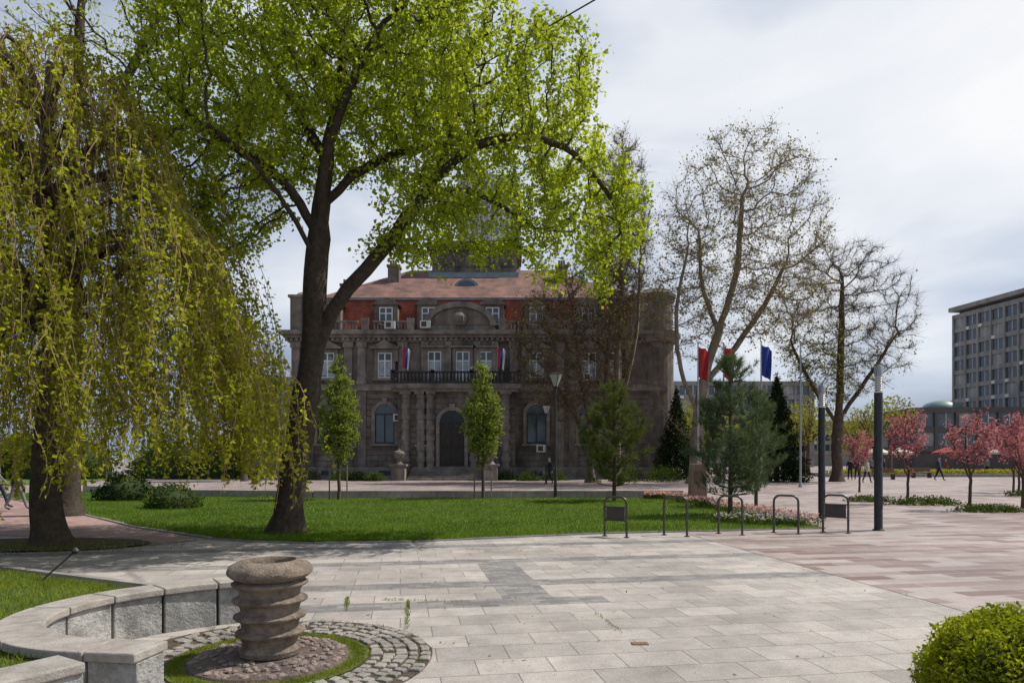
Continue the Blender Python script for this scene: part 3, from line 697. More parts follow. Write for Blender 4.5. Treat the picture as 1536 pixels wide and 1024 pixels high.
for i in range(14):
    rgx=random.Random(i+5); x=-66+i*3.4; y=58+rgx.uniform(-3,4); r=rgx.uniform(2.3,3.4)
    if x>-22: break
    clump('hedge_shrub',(x,y,0),(r,r*.7,r*1.3),2600,0.34,l_shrub,90+i,core=True)

def pine(name,x,y,h,r,mat,seed,nl=0.17,dens=1.0):
    rg=np.random.default_rng(seed); e=empty(name); b=MB()
    b.tube([(x,y,-0.05),(x+.02,y,h*.4),(x,y,h*.8),(x,y,h*.98)],[r*.055,r*.045,r*.025,r*.01],7)
    TP=[];TD=[]
    z=h*0.13
    while z<h*0.97:
        t=(z-h*.13)/(h*.87); rad=r*(1-t)**0.7*(0.6+0.55*min(1,t*5))
        for k in range(rg.integers(5,8)):
            a=rg.uniform(0,6.283); ll=rad*rg.uniform(.55,1.2); rise=ll*rg.uniform(.25,.7)
            p0=Vector((x,y,z)); p1=Vector((x+math.cos(a)*ll*.6,y+math.sin(a)*ll*.6,z+rise*.25)); p2=Vector((x+math.cos(a)*ll,y+math.sin(a)*ll,z+rise))
            b.tube([p0,p1,p2],[0.018,0.012,0.006],4)
            m_=max(3,int(ll*6*dens))
            for q in range(m_):
                f=rg.uniform(.35,1.0)
                c=p0.lerp(p1,f*2) if f<.5 else p1.lerp(p2,(f-.5)*2)
                sd=rg.normal(size=3)*0.09*r; sd[2]=abs(sd[2])
                TP.append(np.array(c)+sd); TD.append((math.cos(a)*.5,math.sin(a)*.5,.8))
        z+=h*0.048*rg.uniform(.7,1.2)
    TP.append(np.array((x,y,h*.97)));TD.append((0,0,1))
    b.obj('trunk_and_branches',[m_bark_b],e,smooth=True)
    TP=np.array(TP);TD=np.array(TD); K=30; n=len(TP)*K
    P=np.repeat(TP,K,0)+rg.normal(size=(n,3))*0.015+unit(np.repeat(TD,K,0))*rg.uniform(-.08,.1,(n,1)); D=unit(np.repeat(TD,K,0)*0.8+rg.normal(size=(n,3))*0.6)
    bdir=unit(np.cross(D,rg.normal(size=(n,3)))); L_=nl*rg.uniform(.7,1.2,n)[:,None]; wd=0.0085
    V=np.stack([P-bdir*wd,P+bdir*wd,P+D*L_],1).reshape(-1,3)
    np_mesh('needles',V,np.arange(3*n).reshape(n,3),[mat],parent=e)
pine('pine_tree',3.95,26.4,4.55,1.5,l_pine,50,nl=0.21,dens=1.3); pine('blue_pine_tree',6.2,19.4,4.6,1.3,l_pineb,51,nl=0.20,dens=1.25); pine('blue_pine_tree',8.4,23.5,4.0,1.2,l_pineb,52,nl=0.19,dens=1.0)
def spruce(name,x,y,h,r,seed,n=16000,mat=l_dark,ls=0.22):
    rg=np.random.default_rng(seed); e=empty(name); b=MB(); b.tube([(x,y,0),(x,y,h*.95)],[r*.07,0.02],6)
    for i in range(60):
        t=rg.uniform(.06,.95); a=rg.uniform(0,6.28); ll=r*(1-t); b.tube([(x,y,h*t),(x+math.cos(a)*ll,y+math.sin(a)*ll,h*t-ll*.2)],[.03,.01],4)
    b.obj('trunk_and_branches',[m_bark_b],e)
    t=1-np.sqrt(rg.uniform(0,1,n)); t=0.05+t*.95; a=rg.uniform(0,6.283,n); lay=0.75+0.25*np.sin(t*60+np.sin(a*4)*2); rad=r*(1-t)*lay*(1-np.abs(rg.normal(0,.2,n)))*(1+.12*np.sin(a*6+t*9))
    P=np.stack([x+np.cos(a)*rad,y+np.sin(a)*rad,h*t-rad*.25],1); leaves('foliage',rg,P,ls,mat,e,aspect=.35,down=.5)
spruce('spruce_tree',19.4,50,8.0,2.9,60); spruce('spruce_tree',13.0,54,7.5,2.4,61,11000)

rg=np.random.default_rng(70); e=empty('distant_trees'); b=MB(); ells=[]
for i in range(18):
    x=rg.uniform(14,50); y=rg.uniform(74,105); h=rg.uniform(4.5,7.5); r=rg.uniform(2.2,3.4)
    ells.append(((x,y,h),(r,r,r*.85))); b.tube([(x,y,0),(x,y,h*.6),(x+.5,y,h)],[.25,.18,.08],6)
    for k in range(14):
        a=rg.uniform(0,6.28); b.tube([(x,y,h*.55),(x+math.cos(a)*r*.8,y+math.sin(a)*r*.8,h+rg.uniform(-1,2))],[.08,.02],4)
b.obj('trunks',[m_bark_b],e)
P=ell_sample(rg,ells,15000,0.45,0.7); leaves('foliage',rg,P,0.30,l_yel,e,aspect=.7)

rg=np.random.default_rng(80)
def ribbon(p,q,wd,n,z0,z1):
    t=rg.uniform(0,1,n)[:,None]; p=np.array(p);q=np.array(q); d=q-p; nn=np.array([-d[1],d[0]])/np.linalg.norm(d)
    return np.column_stack([p+d*t+nn*rg.uniform(-wd,wd,(n,1)),rg.uniform(z0,z1,n)])
fe=empty('tulip_border')
fp=[((7.2,16.5),(6.75,22)),((6.75,22),(6.35,28)),((7.1,16.6),(5.2,17.6)),((6.4,27.8),(5.4,27.9))]
A_=np.vstack([ribbon(p,q,0.45,1800,0.05,0.22) for p,q in fp]); leaves('stems',rg,A_,0.10,l_shrub,fe,aspect=.25)
A_=np.vstack([ribbon(p,q,0.42,520,0.22,0.32) for p,q in fp[:2]+fp[3:]]); leaves('pink_petals',rg,A_,0.065,l_pink,fe,aspect=.9)
A_=np.vstack([ribbon(p,q,0.4,420,0.15,0.28) for p,q in (fp[0],fp[2])]); leaves('mixed_petals',rg,A_,0.06,l_purp,fe,aspect=.9)
he=empty('flower_bed')
A_=ribbon((30,64),(62,66),1.2,9000,0.0,0.55); leaves('foliage',rg,A_,0.25,l_yel,he); A_=ribbon((30,64),(62,66),1.2,3500,0.4,0.65); leaves('petals',rg,A_,0.16,l_ylf,he)
b=MB(); b.box(28,64,62.3,62.7,-.01,.3); b.box(28,64,67.3,67.7,-.01,.3); b.obj('bed_edging',[m_kerb],he)

# ------------------------------------------------------------------ town hall
TH_=empty('town_hall'); FY=56.0
wb=MB()
wb.box(-18.1,12.4,FY,76,-0.1,11.95,0)
wb.box(-18.3,12.6,FY-0.2,76.2,-0.1,1.0,1)
z=1.06
while z<7.1:
    wb.box(-18.16,12.46,FY-0.07,76.06,z,z+0.40,0); z+=0.46
wb.box(-18.4,12.7,FY-0.3,76.3,7.22,7.55,1); wb.box(-18.3,12.6,FY-0.2,76.2,7.551,7.75,1)
wb.box(-18.35,12.65,FY-0.25,76.2,11.2,11.5,1); wb.box(-18.6,12.9,FY-0.5,76.5,11.52,11.75,1); wb.box(-18.9,13.2,FY-0.8,76.8,11.76,12.0,1); wb.box(-18.75,13.05,FY-.65,76.6,12.003,12.12,1)
x=-18.5
while x<12.7: wb.box(x,x+.2,FY-.42,FY-.26,11.26,11.515,1); x+=.42
for x in (-17.7,-16.6,-13.4,-12.3,-8.95,0.15,3.9,5.0,7.5,9.3,11.9):
    wb.box(x-.33,x+.33,FY-.22,FY,7.76,10.75,1); wb.box(x-.42,x+.42,FY-.30,FY+.01,10.75,11.19,1); wb.box(x-.4,x+.4,FY-.29,FY+.01,7.755,8.05,1)
    wb.box(x-.36,x+.36,FY-.2,FY,1.01,7.2,0)
for x0,x1 in ((-18.2,-16.9),(9.9,12.5)):
    wb.box(x0,x1,FY+.0,FY+3,12.12,14.9,0); wb.box(x0-.15,x1+.15,FY-.15,FY+3.1,14.9,15.1,1); wb.lathe([((x1-x0)/2+.1,0),((x1-x0)/2,.25),((x1-x0)/2*.6,.45),(.1,.55)],((x0+x1)/2,FY+1.4,15.1),n=16,m=1)
wb.lathe([(1.5,0),(1.5,11.2)],(12.0,FY+1.2,0),n=24,m=0); wb.lathe([(1.75,0),(1.95,.2),(2.1,.5),(2.1,.75)],(12.0,FY+1.2,11.25),n=24,m=1); wb.lathe([(1.45,0),(1.45,2.9),(1.7,3.0),(1.7,3.25),(1.1,3.7),(.2,3.9)],(12.0,FY+1.2,12.0),n=24,m=0)
def balus(x0,x1,y,z0,z1,m,b):
    b.box(x0,x1,y-.12,y+.12,z0,z0+.12,m); b.box(x0,x1,y-.14,y+.14,z1-.13,z1,m)
    k=int((x1-x0)/.28)
    for i in range(k):
        xx=x0+(i+.5)*(x1-x0)/k; b.lathe([(.05,0),(.095,.22*(z1-z0)),(.05,.6*(z1-z0)),(.07,(z1-z0)-.13)],(xx,y,z0+.06),n=6,m=m,caps=False)
for x0,x1 in ((-16.8,-12.6),(-11.4,-8.6),(-0.5,3.0),(3.6,9.6)):
    balus(x0,x1,FY-.1,12.122,12.95,1,wb)
for x in (-12.0,-8.3,-.8,3.3): wb.box(x-.3,x+.3,FY-.3,FY+.3,12.122,13.15,1)
PX0,PX1=-9.1,0.2
wb.box(PX0,PX1,54.9,FY-.001,-.05,7.2,0)
z=1.06
while z<7.0: wb.box(PX0-.06,PX1+.06,54.84,FY-.08,z,z+.40,0); z+=.46
wb.box(PX0-.15,PX1+.15,54.7,FY-.21,-.05,1.0,1)
wb.box(PX0-.5,PX1+.5,54.0,FY-.31,7.25,7.62,1); wb.box(PX0-.35,PX1+.35,54.2,FY-.31,7.0,7.248,1)
for x in (-8.5,-7.3,-6.55,-3.05,-2.3,-0.5):
    z=1.0; q=0
    while z<6.85:
        wb.lathe([(.30+.06*(q%2),0),(.30+.06*(q%2),.42)],(x,54.65,z),n=14,m=1); z+=.425; q+=1
    wb.box(x-.45,x+.45,54.2,54.9,6.8,7.0,1); wb.box(x-.48,x+.48,54.15,54.9,-.02,1.02,1)
wb.box(-7.4,-1.1,FY-.35,FY-.001,7.77,11.19,0)
for x in (-7.1,-5.2,-2.85,-1.4): wb.box(x-.26,x+.26,FY-.55,FY-.34,7.76,11.18,1)
arc=[(-7.3,12.13)]+[(-4.25+2.75*math.cos(math.pi-t*math.pi/16),12.5+1.75*math.sin(t*math.pi/16)) for t in range(17)]+[(-1.2,12.13)]
wb.prism(arc,FY-.3,FY+1.5,1)
arc2=[(-4.25+2.35*math.cos(math.pi-t*math.pi/16),12.55+1.35*math.sin(t*math.pi/16)) for t in range(17)]
wb.prism(arc2,FY-.36,FY-.29,0)
for k in range(16):
    t0=k*math.pi/16;t1=(k+1)*math.pi/16
    pts=[(-4.25+R_*math.cos(math.pi-t),12.5+r2*math.sin(t)) for R_,r2,t in ((2.5,1.5,t0),(2.95,1.95,t0),(2.95,1.95,t1),(2.5,1.5,t1))]
    wb.prism(pts,FY-.55,FY-.3,1)
wb.lathe([(.5,-.5),(.62,-.2),(.62,.2),(.45,.5),(.1,.6)],(-4.25,FY-.35,13.0),n=12,m=1)
for x in (-9.5,1.0): wb.box(x-.2,x+.2,FY-.35,FY,9.6,10.8,1)
wb.obj('walls',[m_stone,m_stone2],TH_)
gb=MB()
def window(x,z0,wd,h,y,arch=False,white=True,hood=0,cur=False):
    fm=1 if white else 4
    hw=wd/2; t=.09
    zt=z0+h-(hw if arch else 0)
    gb.box(x-hw-.28,x-hw,y-.2,y+.02,z0-.1,zt,2); gb.box(x+hw,x+hw+.28,y-.2,y+.02,z0-.1,zt,2)
    gb.box(x-hw-.4,x+hw+.4,y-.32,y+.02,z0-.28,z0-.1,2)
    if arch:
        for k in range(10):
            a0=math.pi*k/10;a1=math.pi*(k+1)/10
            pts=[(x+R_*math.cos(a),zt+R_*math.sin(a)) for R_,a in ((hw,a0),(hw+.3,a0),(hw+.3,a1),(hw,a1))]
            gb.prism(pts,y-.2,y+.02,2)
        gb.prism([(x-.16,zt+hw-.05),(x+.16,zt+hw-.05),(x+.22,zt+hw+.5),(x-.22,zt+hw+.5)],y-.3,y-.01,2)
        pane=[(x-hw,z0-.1),(x+hw,z0-.1)]+[(x+hw*math.cos(math.pi*k/12),zt+hw*math.sin(math.pi*k/12)) for k in range(13)]
        gb.prism(pane,y-.085,y-.08,0)
    else:
        gb.box(x-hw-.28,x+hw+.28,y-.2,y+.02,zt,zt+.25,2)
        gb.box(x-hw,x+hw,y-.088,y-.08,z0-.1,zt,0)
        if cur: gb.box(x-hw+.12,x+hw-.12,y-.094,y-.089,z0+.1,zt-h*.35,3)
    gb.box(x-hw,x-hw+t,y-.13,y-.082,z0-.1,zt,fm); gb.box(x+hw-t,x+hw,y-.13,y-.082,z0-.1,zt,fm)
    gb.box(x-t*.6,x+t*.6,y-.132,y-.082,z0-.1,zt,fm)
    gb.box(x-hw+t,x+hw-t,y-.128,y-.082,z0-.1,z0+.02,fm); 
    gb.box(x-hw+t,x+hw-t,y-.136,y-.082,z0+h*.66-.05 if not arch else zt-.05,z0+h*.66+.05 if not arch else zt+.05,fm)
    if not arch: gb.box(x-hw+t,x+hw-t,y-.128,y-.082,zt-.1,zt,fm)
    if hood==1:
        gb.prism([(x-hw-.55,zt+.42),(x+hw+.55,zt+.42),(x,zt+1.0)],y-.45,y-.001,2); gb.box(x-hw-.6,x+hw+.6,y-.5,y-.001,zt+.28,zt+.42,2)
    if hood==2:
        gb.box(x-hw-.5,x+hw+.5,y-.4,y-.001,zt+.28,zt+.42,2)
for x in (-15.1,-10.4,2.0,6.3,8.4): window(x,8.35,1.15,2.0,FY-.02,hood=1,cur=True)
for x in (-6.3,-4.0,-2.1): window(x,8.1,1.1,2.3,FY-.37,hood=2,cur=True)
for x in (-15.1,-10.4,2.0,6.3): window(x,3.0,1.6,3.1,FY-.09,arch=True,white=False)
window(-4.8,1.15,2.0,4.4,54.8,arch=True,white=False)
gb.box(-5.75,-3.85,54.66,54.70,1.05,4.4,4)
for x in (-5.3,-4.3): 
    gb.box(x-.36,x+.36,54.62,54.655,1.3,2.4,4); gb.box(x-.36,x+.36,54.62,54.655,2.6,4.1,4)
window(-7.0,2.9,0.7,2.0,54.8,white=False); window(-1.4,2.9,0.9,2.0,54.8,white=False)
for x in (-15.1,-10.4,2.0,6.3): gb.box(x-.5,x+.5,FY-.215,FY-.2,.3,.7,0)
gb.obj('windows_and_door',[m_glass,m_white,m_stone2,m_curt,m_door,m_stone],TH_)
bb_=MB(); balus(PX0-.4,PX1+.4,54.12,7.62,8.6,0,bb_)
for x in (PX0-.35,-6.3,-3.2,PX1+.35): bb_.box(x-.16,x+.16,53.98,54.28,7.621,8.72,0)
bb_.obj('balcony_balustrade',[m_iron],TH_)
rb=MB()
def frust(x0,x1,y0,y1,z0,X0,X1,Y0,Y1,Z1,m):
    rb.add([(x0,y0,z0),(x1,y0,z0),(x1,y1,z0),(x0,y1,z0),(X0,Y0,Z1),(X1,Y0,Z1),(X1,Y1,Z1),(X0,Y1,Z1)],[(0,1,5,4),(1,2,6,5),(2,3,7,6),(3,0,4,7),(4,5,6,7)],m)
frust(-17.2,11.6,FY+.7,75,12.05,-16.2,10.6,FY+1.7,74,15.1,0)
rb.box(-16.4,10.8,FY+1.55,74.1,15.05,15.22,2)
frust(-16.45,10.85,FY+1.5,74.2,15.22,-9.5,3.5,64,67.5,19.3,1)
rb.box(-7.6,0.6,62.2,68,17.5,18.5,2)
for x,zz_,w_ in ((-14.9,17.3,.8),(-10.6,19.0,1.0),(4.5,19,.9)):
    rb.box(x-w_/2,x+w_/2,61,62,14,zz_-.2,3); rb.box(x-w_/2-.1,x+w_/2+.1,60.9,62.1,zz_-.2,zz_,3)
    for q in range(3): rb.lathe([(.1,0),(.1,.5)],(x-w_/2+.2+q*.22,61.5,zz_),n=8,m=3)
for x in (-15.1,-10.4,-6.9,-1.6,2.0,6.3):
    rb.box(x-.95,x+.95,FY+.35,FY+2.2,12.3,14.35,3); rb.prism([(x-1.15,14.35),(x+1.15,14.35),(x+.7,14.75),(x,14.95),(x-.7,14.75)],FY+.2,FY+2.4,3)
    rb.box(x-.55,x+.55,FY+.335,FY+.345,12.7,14.15,4)
    for a_,b_ in ((-.55,-.47),(.47,.55),(-.05,.05)): rb.box(x+a_,x+b_,FY+.29,FY+.334,12.7,14.15,5)
    for a_,b_ in ((12.7,12.78),(14.07,14.15),(13.6,13.68)): rb.box(x-.47,x+.47,FY+.295,FY+.334,a_,b_,5)
rb.prism([(-5.2,16.6)]+[(-4.0+1.15*math.cos(math.pi-t*math.pi/10),16.6+.95*math.sin(t*math.pi/10)) for t in range(11)]+[(-2.8,16.6)],60.2,63.5,2)
rb.prism([(-4.0+.8*math.cos(math.pi-t*math.pi/10),16.75+.6*math.sin(t*math.pi/10)) for t in range(11)],60.12,60.19,4)
rb.box(-7.4,0.4,63.2,69,18.4,20.9,3); rb.box(-7.7,0.7,62.9,69.3,20.9,21.15,3); rb.box(-7.95,0.95,62.65,69.5,21.152,21.5,3); rb.box(-7.2,.2,63.4,68.8,21.5,21.9,3)
rb.box(-7.65,.65,62.95,69.2,18.5,18.85,2)
for q in range(9): rb.box(-6.9+q*.86,-6.9+q*.86+.5,63.1,63.19,19.4,20.5,3)
rb.obj('roof',[m_tile1,m_tile2,m_blueg,m_stone,m_glass,m_white],TH_)
sb=MB()
for k in range(6): sb.box(-8.0,-2.2,51.9+k*.42,54.14,0.02+k*.165,0.02+(k+1)*.165-.0)
for x in (-8.6,-1.6):
    sb.box(x-.5,x+.5,51.4,54.1,0,1.1); sb.box(x-.62,x+.62,51.3,54.12,1.1,1.25)
    sb.lathe([(.35,0),(.2,.15),(.16,.3),(.34,.5),(.45,.8),(.38,.95),(.12,1.05),(.1,1.2)],(x,51.9,1.25),n=14)
sb.obj('entrance_steps',[m_stone2],TH_)
ab=MB()
for x,y,z in ((-9.9,FY-.5,12.2),(-7.0,FY-.75,12.2),(-9.2,FY-.45,4.7),(2.4,FY-.5,2.2),(6.2,FY-.45,8.0)):
    ab.box(x-.42,x+.42,y-.3,y,z,z+.6,0); ab.box(x-.3,x+.1,y-.315,y-.301,z+.1,z+.5,1)
ab.obj('air_conditioners',[m_acw,m_panel],TH_)
m_fr=pm('flag_red',(0.42,0.03,0.03),(0.3,0.02,0.02),3,.8); m_fb=pm('flag_blue',(0.03,0.06,0.28),(0.02,0.04,0.2),3,.8); m_fw=pm('flag_white',(0.7,0.7,0.7),(0.6,0.6,0.6),3,.8)
def flag_cloth(w_,h,cols,m0=0):
    b=MB(); nx,nz=14,10
    vs=[]
    for i in range(nx+1):
        for j in range(nz+1):
            u=i/nx; x=w_*u*(1-.25*(j/nz)); y=.10*math.sin(u*9+j*.25)*(.4+u); vs.append((x,y,-h*j/nz-.18*u*h*(1+.3*math.sin(u*7))))
    b.v=vs
    for i in range(nx):
        for j in range(nz):
            a=i*(nz+1)+j; b.f.append((a,a+1,a+nz+2,a+nz+1)); b.m.append(min(cols-1,int(i/nx*cols)) if m0=='v' else min(cols-1,int(j/nz*cols)))
    return b
for x in (-8.6,-1.2):
    e=empty('national_flag'); p=MB(); p.tube([(x,54.1,8.4),(x+.1,53.0,10.6)],.03,6); p.obj('pole',[m_steel],e)
    o=flag_cloth(.6,1.6,3,'v').obj('cloth',[m_fr,m_fb,m_fw],e,smooth=True,loc=(x+.1,53.05,10.4))
for (x,y,h,fm) in ((10.9,40,8.4,[m_fr]),(12.4,40,8.4,[m_fr,m_fb,m_fr]),(14.6,40,8.5,[m_fb]),(16.9,40,8.5,None)):
    e=empty('flagpole'); p=MB(); p.tube([(x,y,0),(x,y,h*.5),(x,y,h)],[.07,.06,.035],8); p.lathe([(.12,0),(.12,.05),(.08,.2)],(x,y,0),n=10); p.lathe([(.02,0),(.07,.05),(.07,.08),(.01,.14)],(x,y,h),n=8); p.obj('pole',[m_steel],e)
    if fm: flag_cloth(.62,1.8,len(fm)).obj('cloth',fm,e,smooth=True,loc=(x+.03,y,h-.15))

# ------------------------------------------------------------------ other buildings
m_conc=pm('office_concrete',(0.40,0.38,0.345),(0.30,0.285,0.26),.5,.9,dirt=.3); m_win=glass('office_glass',(0.10,0.12,0.14),.15); m_win2=pm('office_blind',(0.38,0.37,0.35),(0.25,0.25,0.24),.6,.6)
def block_building(name,origin,ang,length,depth,height,floors,bay,base=4,seed=1,mats=None,slab=True):
    rg=random.Random(seed); e=empty(name); b=MB(); fh=(height-base-(2.2 if slab else 0))/floors
    b.box(0,length,0,depth,0,height-(2.2 if slab else 0),0)
    for f in range(floors+1):
        z=base+f*fh; b.box(-.15,length+.15,-.35,0,z-.35,z+.55,0); b.box(-.4,-.001,-.35,depth,z-.35,z+.55,0)
    nb=int(length/bay)
    for i in range(nb+1): b.box(i*bay-.22,i*bay+.22,-.5,-.001,base-.5,height-(2.2 if slab else 0),0)
    for f in range(floors):
        for i in range(nb):
            z=base+f*fh; k=1 if rg.random()<.72 else 2; x0=i*bay+.24
            b.box(x0,i*bay+bay-.24,-.1,-.04,z+.56,z+fh-.36,k)
            b.box(x0+(bay-.48)/2-.05,x0+(bay-.48)/2+.05,-.16,-.101,z+.56,z+fh-.36,3)
            if rg.random()<.25: b.box(x0+.1,x0+.9,-.6,-.36,z-.2,z+.4,3)
        nd=int(depth/bay)
        for i in range(nd):
            b.box(-.1,-.04,i*bay+.24,i*bay+bay-.24,base+f*fh+.56,base+f*fh+fh-.36,1)
    if slab:
        b.box(.6,length-.6,.6,depth-.6,height-2.2,height-.9,1); b.box(-.8,length+.8,-.9,depth+.8,height-.9,height,0)
        b.box(length*.3,length*.45,depth*.3,depth*.7,height,height+2,0)
        for q in range(7): b.tube([(length*(.1+.1*q),depth*.4,height),(length*(.1+.1*q),depth*.4,height+1.5+q%3)],.06,5,0)
    o=b.obj('structure',mats or [m_conc,m_win,m_win2,m_white],e); e.location=origin; e.rotation_euler=(0,0,ang); return e
block_building('office_building',(97.3,150,0),math.atan2(-16.5,2.7),58,16,34.8,9,3.2,base=5,seed=2)
m_tow=pm('tower_cladding',(0.55,0.56,0.57),(0.46,0.47,0.48),.4,.7); m_tw=pm('tower_window',(0.36,0.39,0.42),(0.27,0.30,0.33),.4,.3)
block_building('highrise_tower',(-7.2,95,0),0.0,8.2,8,40.5,13,1.36,base=4,seed=3,mats=[m_tow,m_tw,m_win2,m_white],slab=False)
m_plas=pm('plaster_light',(0.5,0.47,0.42),(0.4,0.37,0.33),.7,.9,dirt=.3)
block_building('apartment_building',(-26,66,0),0,5.2,10,9.0,2,2.6,base=2.4,seed=4,mats=[m_plas,m_win,m_win2,m_white],slab=False)
block_building('shopping_hall',(66,112,0),-.12,46,14,9.5,2,3.2,base=3.2,seed=6,mats=[pm('hall_dark',(0.13,0.11,0.10),(0.09,0.08,0.075),.5,.8),m_win,m_win2,m_white],slab=False)
e=empty('domed_pavilion'); b=MB(); b.lathe([(3.6,0),(3.6,10.0),(3.9,10.1),(3.9,10.6)],(83,132,0),n=16,m=0)
b.lathe([(3.7,10.6),(3.5,11.5),(2.8,12.3),(1.6,12.8),(.3,13.0)],(83,132,0),n=16,m=1)
for k in range(16):
    a=k*math.pi/8; b.tube([(83+3.65*math.cos(a),132+3.65*math.sin(a),1),(83+3.65*math.cos(a),132+3.65*math.sin(a),10.0)],.15,5,2)
b.obj('structure',[m_win,pm('dome_grey_green',(0.15,0.25,0.24),(0.11,0.19,0.185),1,.45),m_conc],e,smooth=True)
block_building('city_building',(28,140,0),0,34,12,17,5,3,base=3,seed=9,slab=False)
block_building('city_building',(64,160,0),0,30,12,10,3,3,base=3,seed=11,mats=[m_plas,m_win,m_win2,m_white],slab=False)
m_can=pm('canvas',(0.62,0.57,0.48),(0.5,0.45,0.38),2,.9); m_canr=pm('canvas_red',(0.35,0.06,0.05),(0.28,0.05,0.04),2,.9)
for i,(x,y) in enumerate(((57.5,80),(61.5,81),(65,83),(53.5,84),(46,86),(68,80),(50,88))):
    b=MB(); b.tube([(x,y,0),(x,y,3)],.05,6,1)
    vs=[(x,y,3.15)]+[(x+1.7*math.cos(k*math.pi/4),y+1.7*math.sin(k*math.pi/4),2.45) for k in range(8)]+[(x+1.7*math.cos(k*math.pi/4),y+1.7*math.sin(k*math.pi/4),2.2) for k in range(8)]
    fs=[(0,1+k,1+(k+1)%8) for k in range(8)]+[(1+k,9+k,9+(k+1)%8,1+(k+1)%8) for k in range(8)]
    b.add(vs,fs,0); b.lathe([(.35,0),(.35,.08)],(x,y,0),n=10,m=1); b.obj('cafe_parasol',[m_canr if i==3 else m_can,m_metal])

# ------------------------------------------------------------------ street furniture
def hoop(x,y,rot,panel):
    e=empty('bike_rack_hoop',(x,y,0)); e.rotation_euler=(0,0,rot); b=MB(); hw=.26; H=.84; R_=.14
    p=[(-hw,0,0),(-hw,0,H-R_)]+[(-hw+R_-R_*math.cos(t*math.pi/10),0,H-R_+R_*math.sin(t*math.pi/10)) for t in range(1,6)]
    p+=[(hw-R_+R_*math.sin(t*math.pi/10),0,H-R_+R_*math.cos(t*math.pi/10)) for t in range(0,6)]+[(hw,0,0)]
    b.tube(p,.025,10); b.lathe([(.06,0),(.06,.012)],(-hw,0,0),n=12); b.lathe([(.06,0),(.06,.012)],(hw,0,0),n=12)
    b.obj('frame',[m_hoop],e,smooth=True)
    if panel:
        q=MB(); q.box(-hw+.045,hw-.045,-.012,.012,.36,.62); q.box(-hw+.03,hw-.03,-.02,.02,.62,.645); q.box(-hw+.03,hw-.03,-.02,.02,.335,.36); q.obj('panel',[m_panel],e)
for x,y,p in ((2.2,14.5,True),(3.52,14.7,False),(4.78,14.95,False),(6.08,15.15,False),(7.25,15.3,True)): hoop(x,y,math.radians(-36),p)
def column(x,y,h):
    e=empty('column_light',(x,y,0)); b=MB()
    b.lathe([(.13,0),(.13,.02),(.10,.03),(.092,.05),(.092,h-.62)],n=20,m=0); b.lathe([(.098,h-.62),(.098,h-.60),(.07,h-.59),(.07,h-.2)],n=20,m=1)
    for k in range(7): b.lathe([(.085,0),(.093,.008),(.085,.016)],(0,0,h-.57+k*.055),n=20,m=2)
    b.lathe([(.095,h-.2),(.097,h-.03),(.08,h)],n=20,m=2); b.box(-.05,.05,-.098,-.09,.5,.8,0)
    b.obj('body',[m_metal,m_white,m_steel],e,smooth=True)
column(8.62,19.0,3.7); column(8.48,15.8,3.8)
def lamp(x,y,h):
    e=empty('street_lamp',(x,y,0)); b=MB()
    b.lathe([(.11,0),(.11,.03),(.07,.06),(.065,1.1),(.045,1.15),(.04,h-.75)],n=12,m=0)
    b.lathe([(.045,h-.75),(.07,h-.65),(.10,h-.55)],n=12,m=0)
    b.lathe([(.08,h-.56),(.27,h-.08),(.275,h-.06)],n=20,m=1,caps=True); b.lathe([(.30,h-.06),(.31,h-.03),(.2,h),(.02,h+.02)],n=20,m=0)
    for k in range(4):
        a=k*math.pi/2+.4; b.tube([(.09*math.cos(a),.09*math.sin(a),h-.56),(.285*math.cos(a),.285*math.sin(a),h-.05)],.012,5,0)
    b.obj('body',[m_metal,pm('lamp_glass',(0.45,0.45,0.42),(0.35,0.35,0.33),3,.2)],e,smooth=True)
lamp(1.8,28.3,5.2); lamp(2.25,45,5.2); lamp(31,58,5.2); lamp(20,44,5.2)
b=MB(); b.box(-.36,.36,-.3,.3,0,.12,0); b.add([(-.3,-.24,.12),(.3,-.24,.12),(.3,.24,.12),(-.3,.24,.12),(-.26,-.2,1.45),(.26,-.2,1.45),(.26,.2,1.45),(-.26,.2,1.45)],[(0,1,5,4),(1,2,6,5),(2,3,7,6),(3,0,4,7),(4,5,6,7)],0); b.box(-.17,.17,-.235,-.22,.75,1.2,1)
b.obj('stone_pedestal',[pm('pedestal_stone',(0.33,0.23,0.17),(0.25,0.17,0.13),6,.8,bump=.3),pm('plaque',(0.2,0.14,0.1),None,4,.5)],bevel=.012,loc=(6.95,25.6,.02))
b=MB(); p0=Vector((-1.2,15.6,10.35)); p1=Vector((1.45,11,9.15)); d=p1-p0
b.tube([p0+d*t+Vector((0,0,-.05*math.sin(math.pi*t/3))) for t in (0,.5,1,1.5,2,3,4)],.014,6); b.obj('overhead_cable',[m_iron])
b=MB(); b.tube([(-5.9,8.5,.1),(-5.6,8.7,.45)],.012,5); b.lathe([(.03,0),(.05,.04),(.02,.08)],(-5.58,8.72,.44),n=8); b.obj('garden_light',[m_iron])
b=MB(); b.box(1.07,1.22,6.07,6.16,-.01,.003); 
for q in range(4): b.box(1.08+q*.035,1.095+q*.035,6.08,6.15,.003,.006)
b.obj('drain_cover',[pm('rust',(0.25,0.13,0.08),(0.16,0.09,0.06),20,.9)])
for (x,y) in ((30,55),(36,60)):
    b=MB(); b.box(x-.9,x+.9,y-.25,y+.25,.42,.48,0); b.box(x-.9,x+.9,y+.22,y+.28,.55,.9,0)
    for q in (-.7,.7): b.box(x+q-.05,x+q+.05,y-.22,y+.27,0,.42,1)
    b.obj('park_bench',[pm('bench_wood',(0.2,0.12,0.07),(0.14,0.08,0.05),9,.7),m_metal])

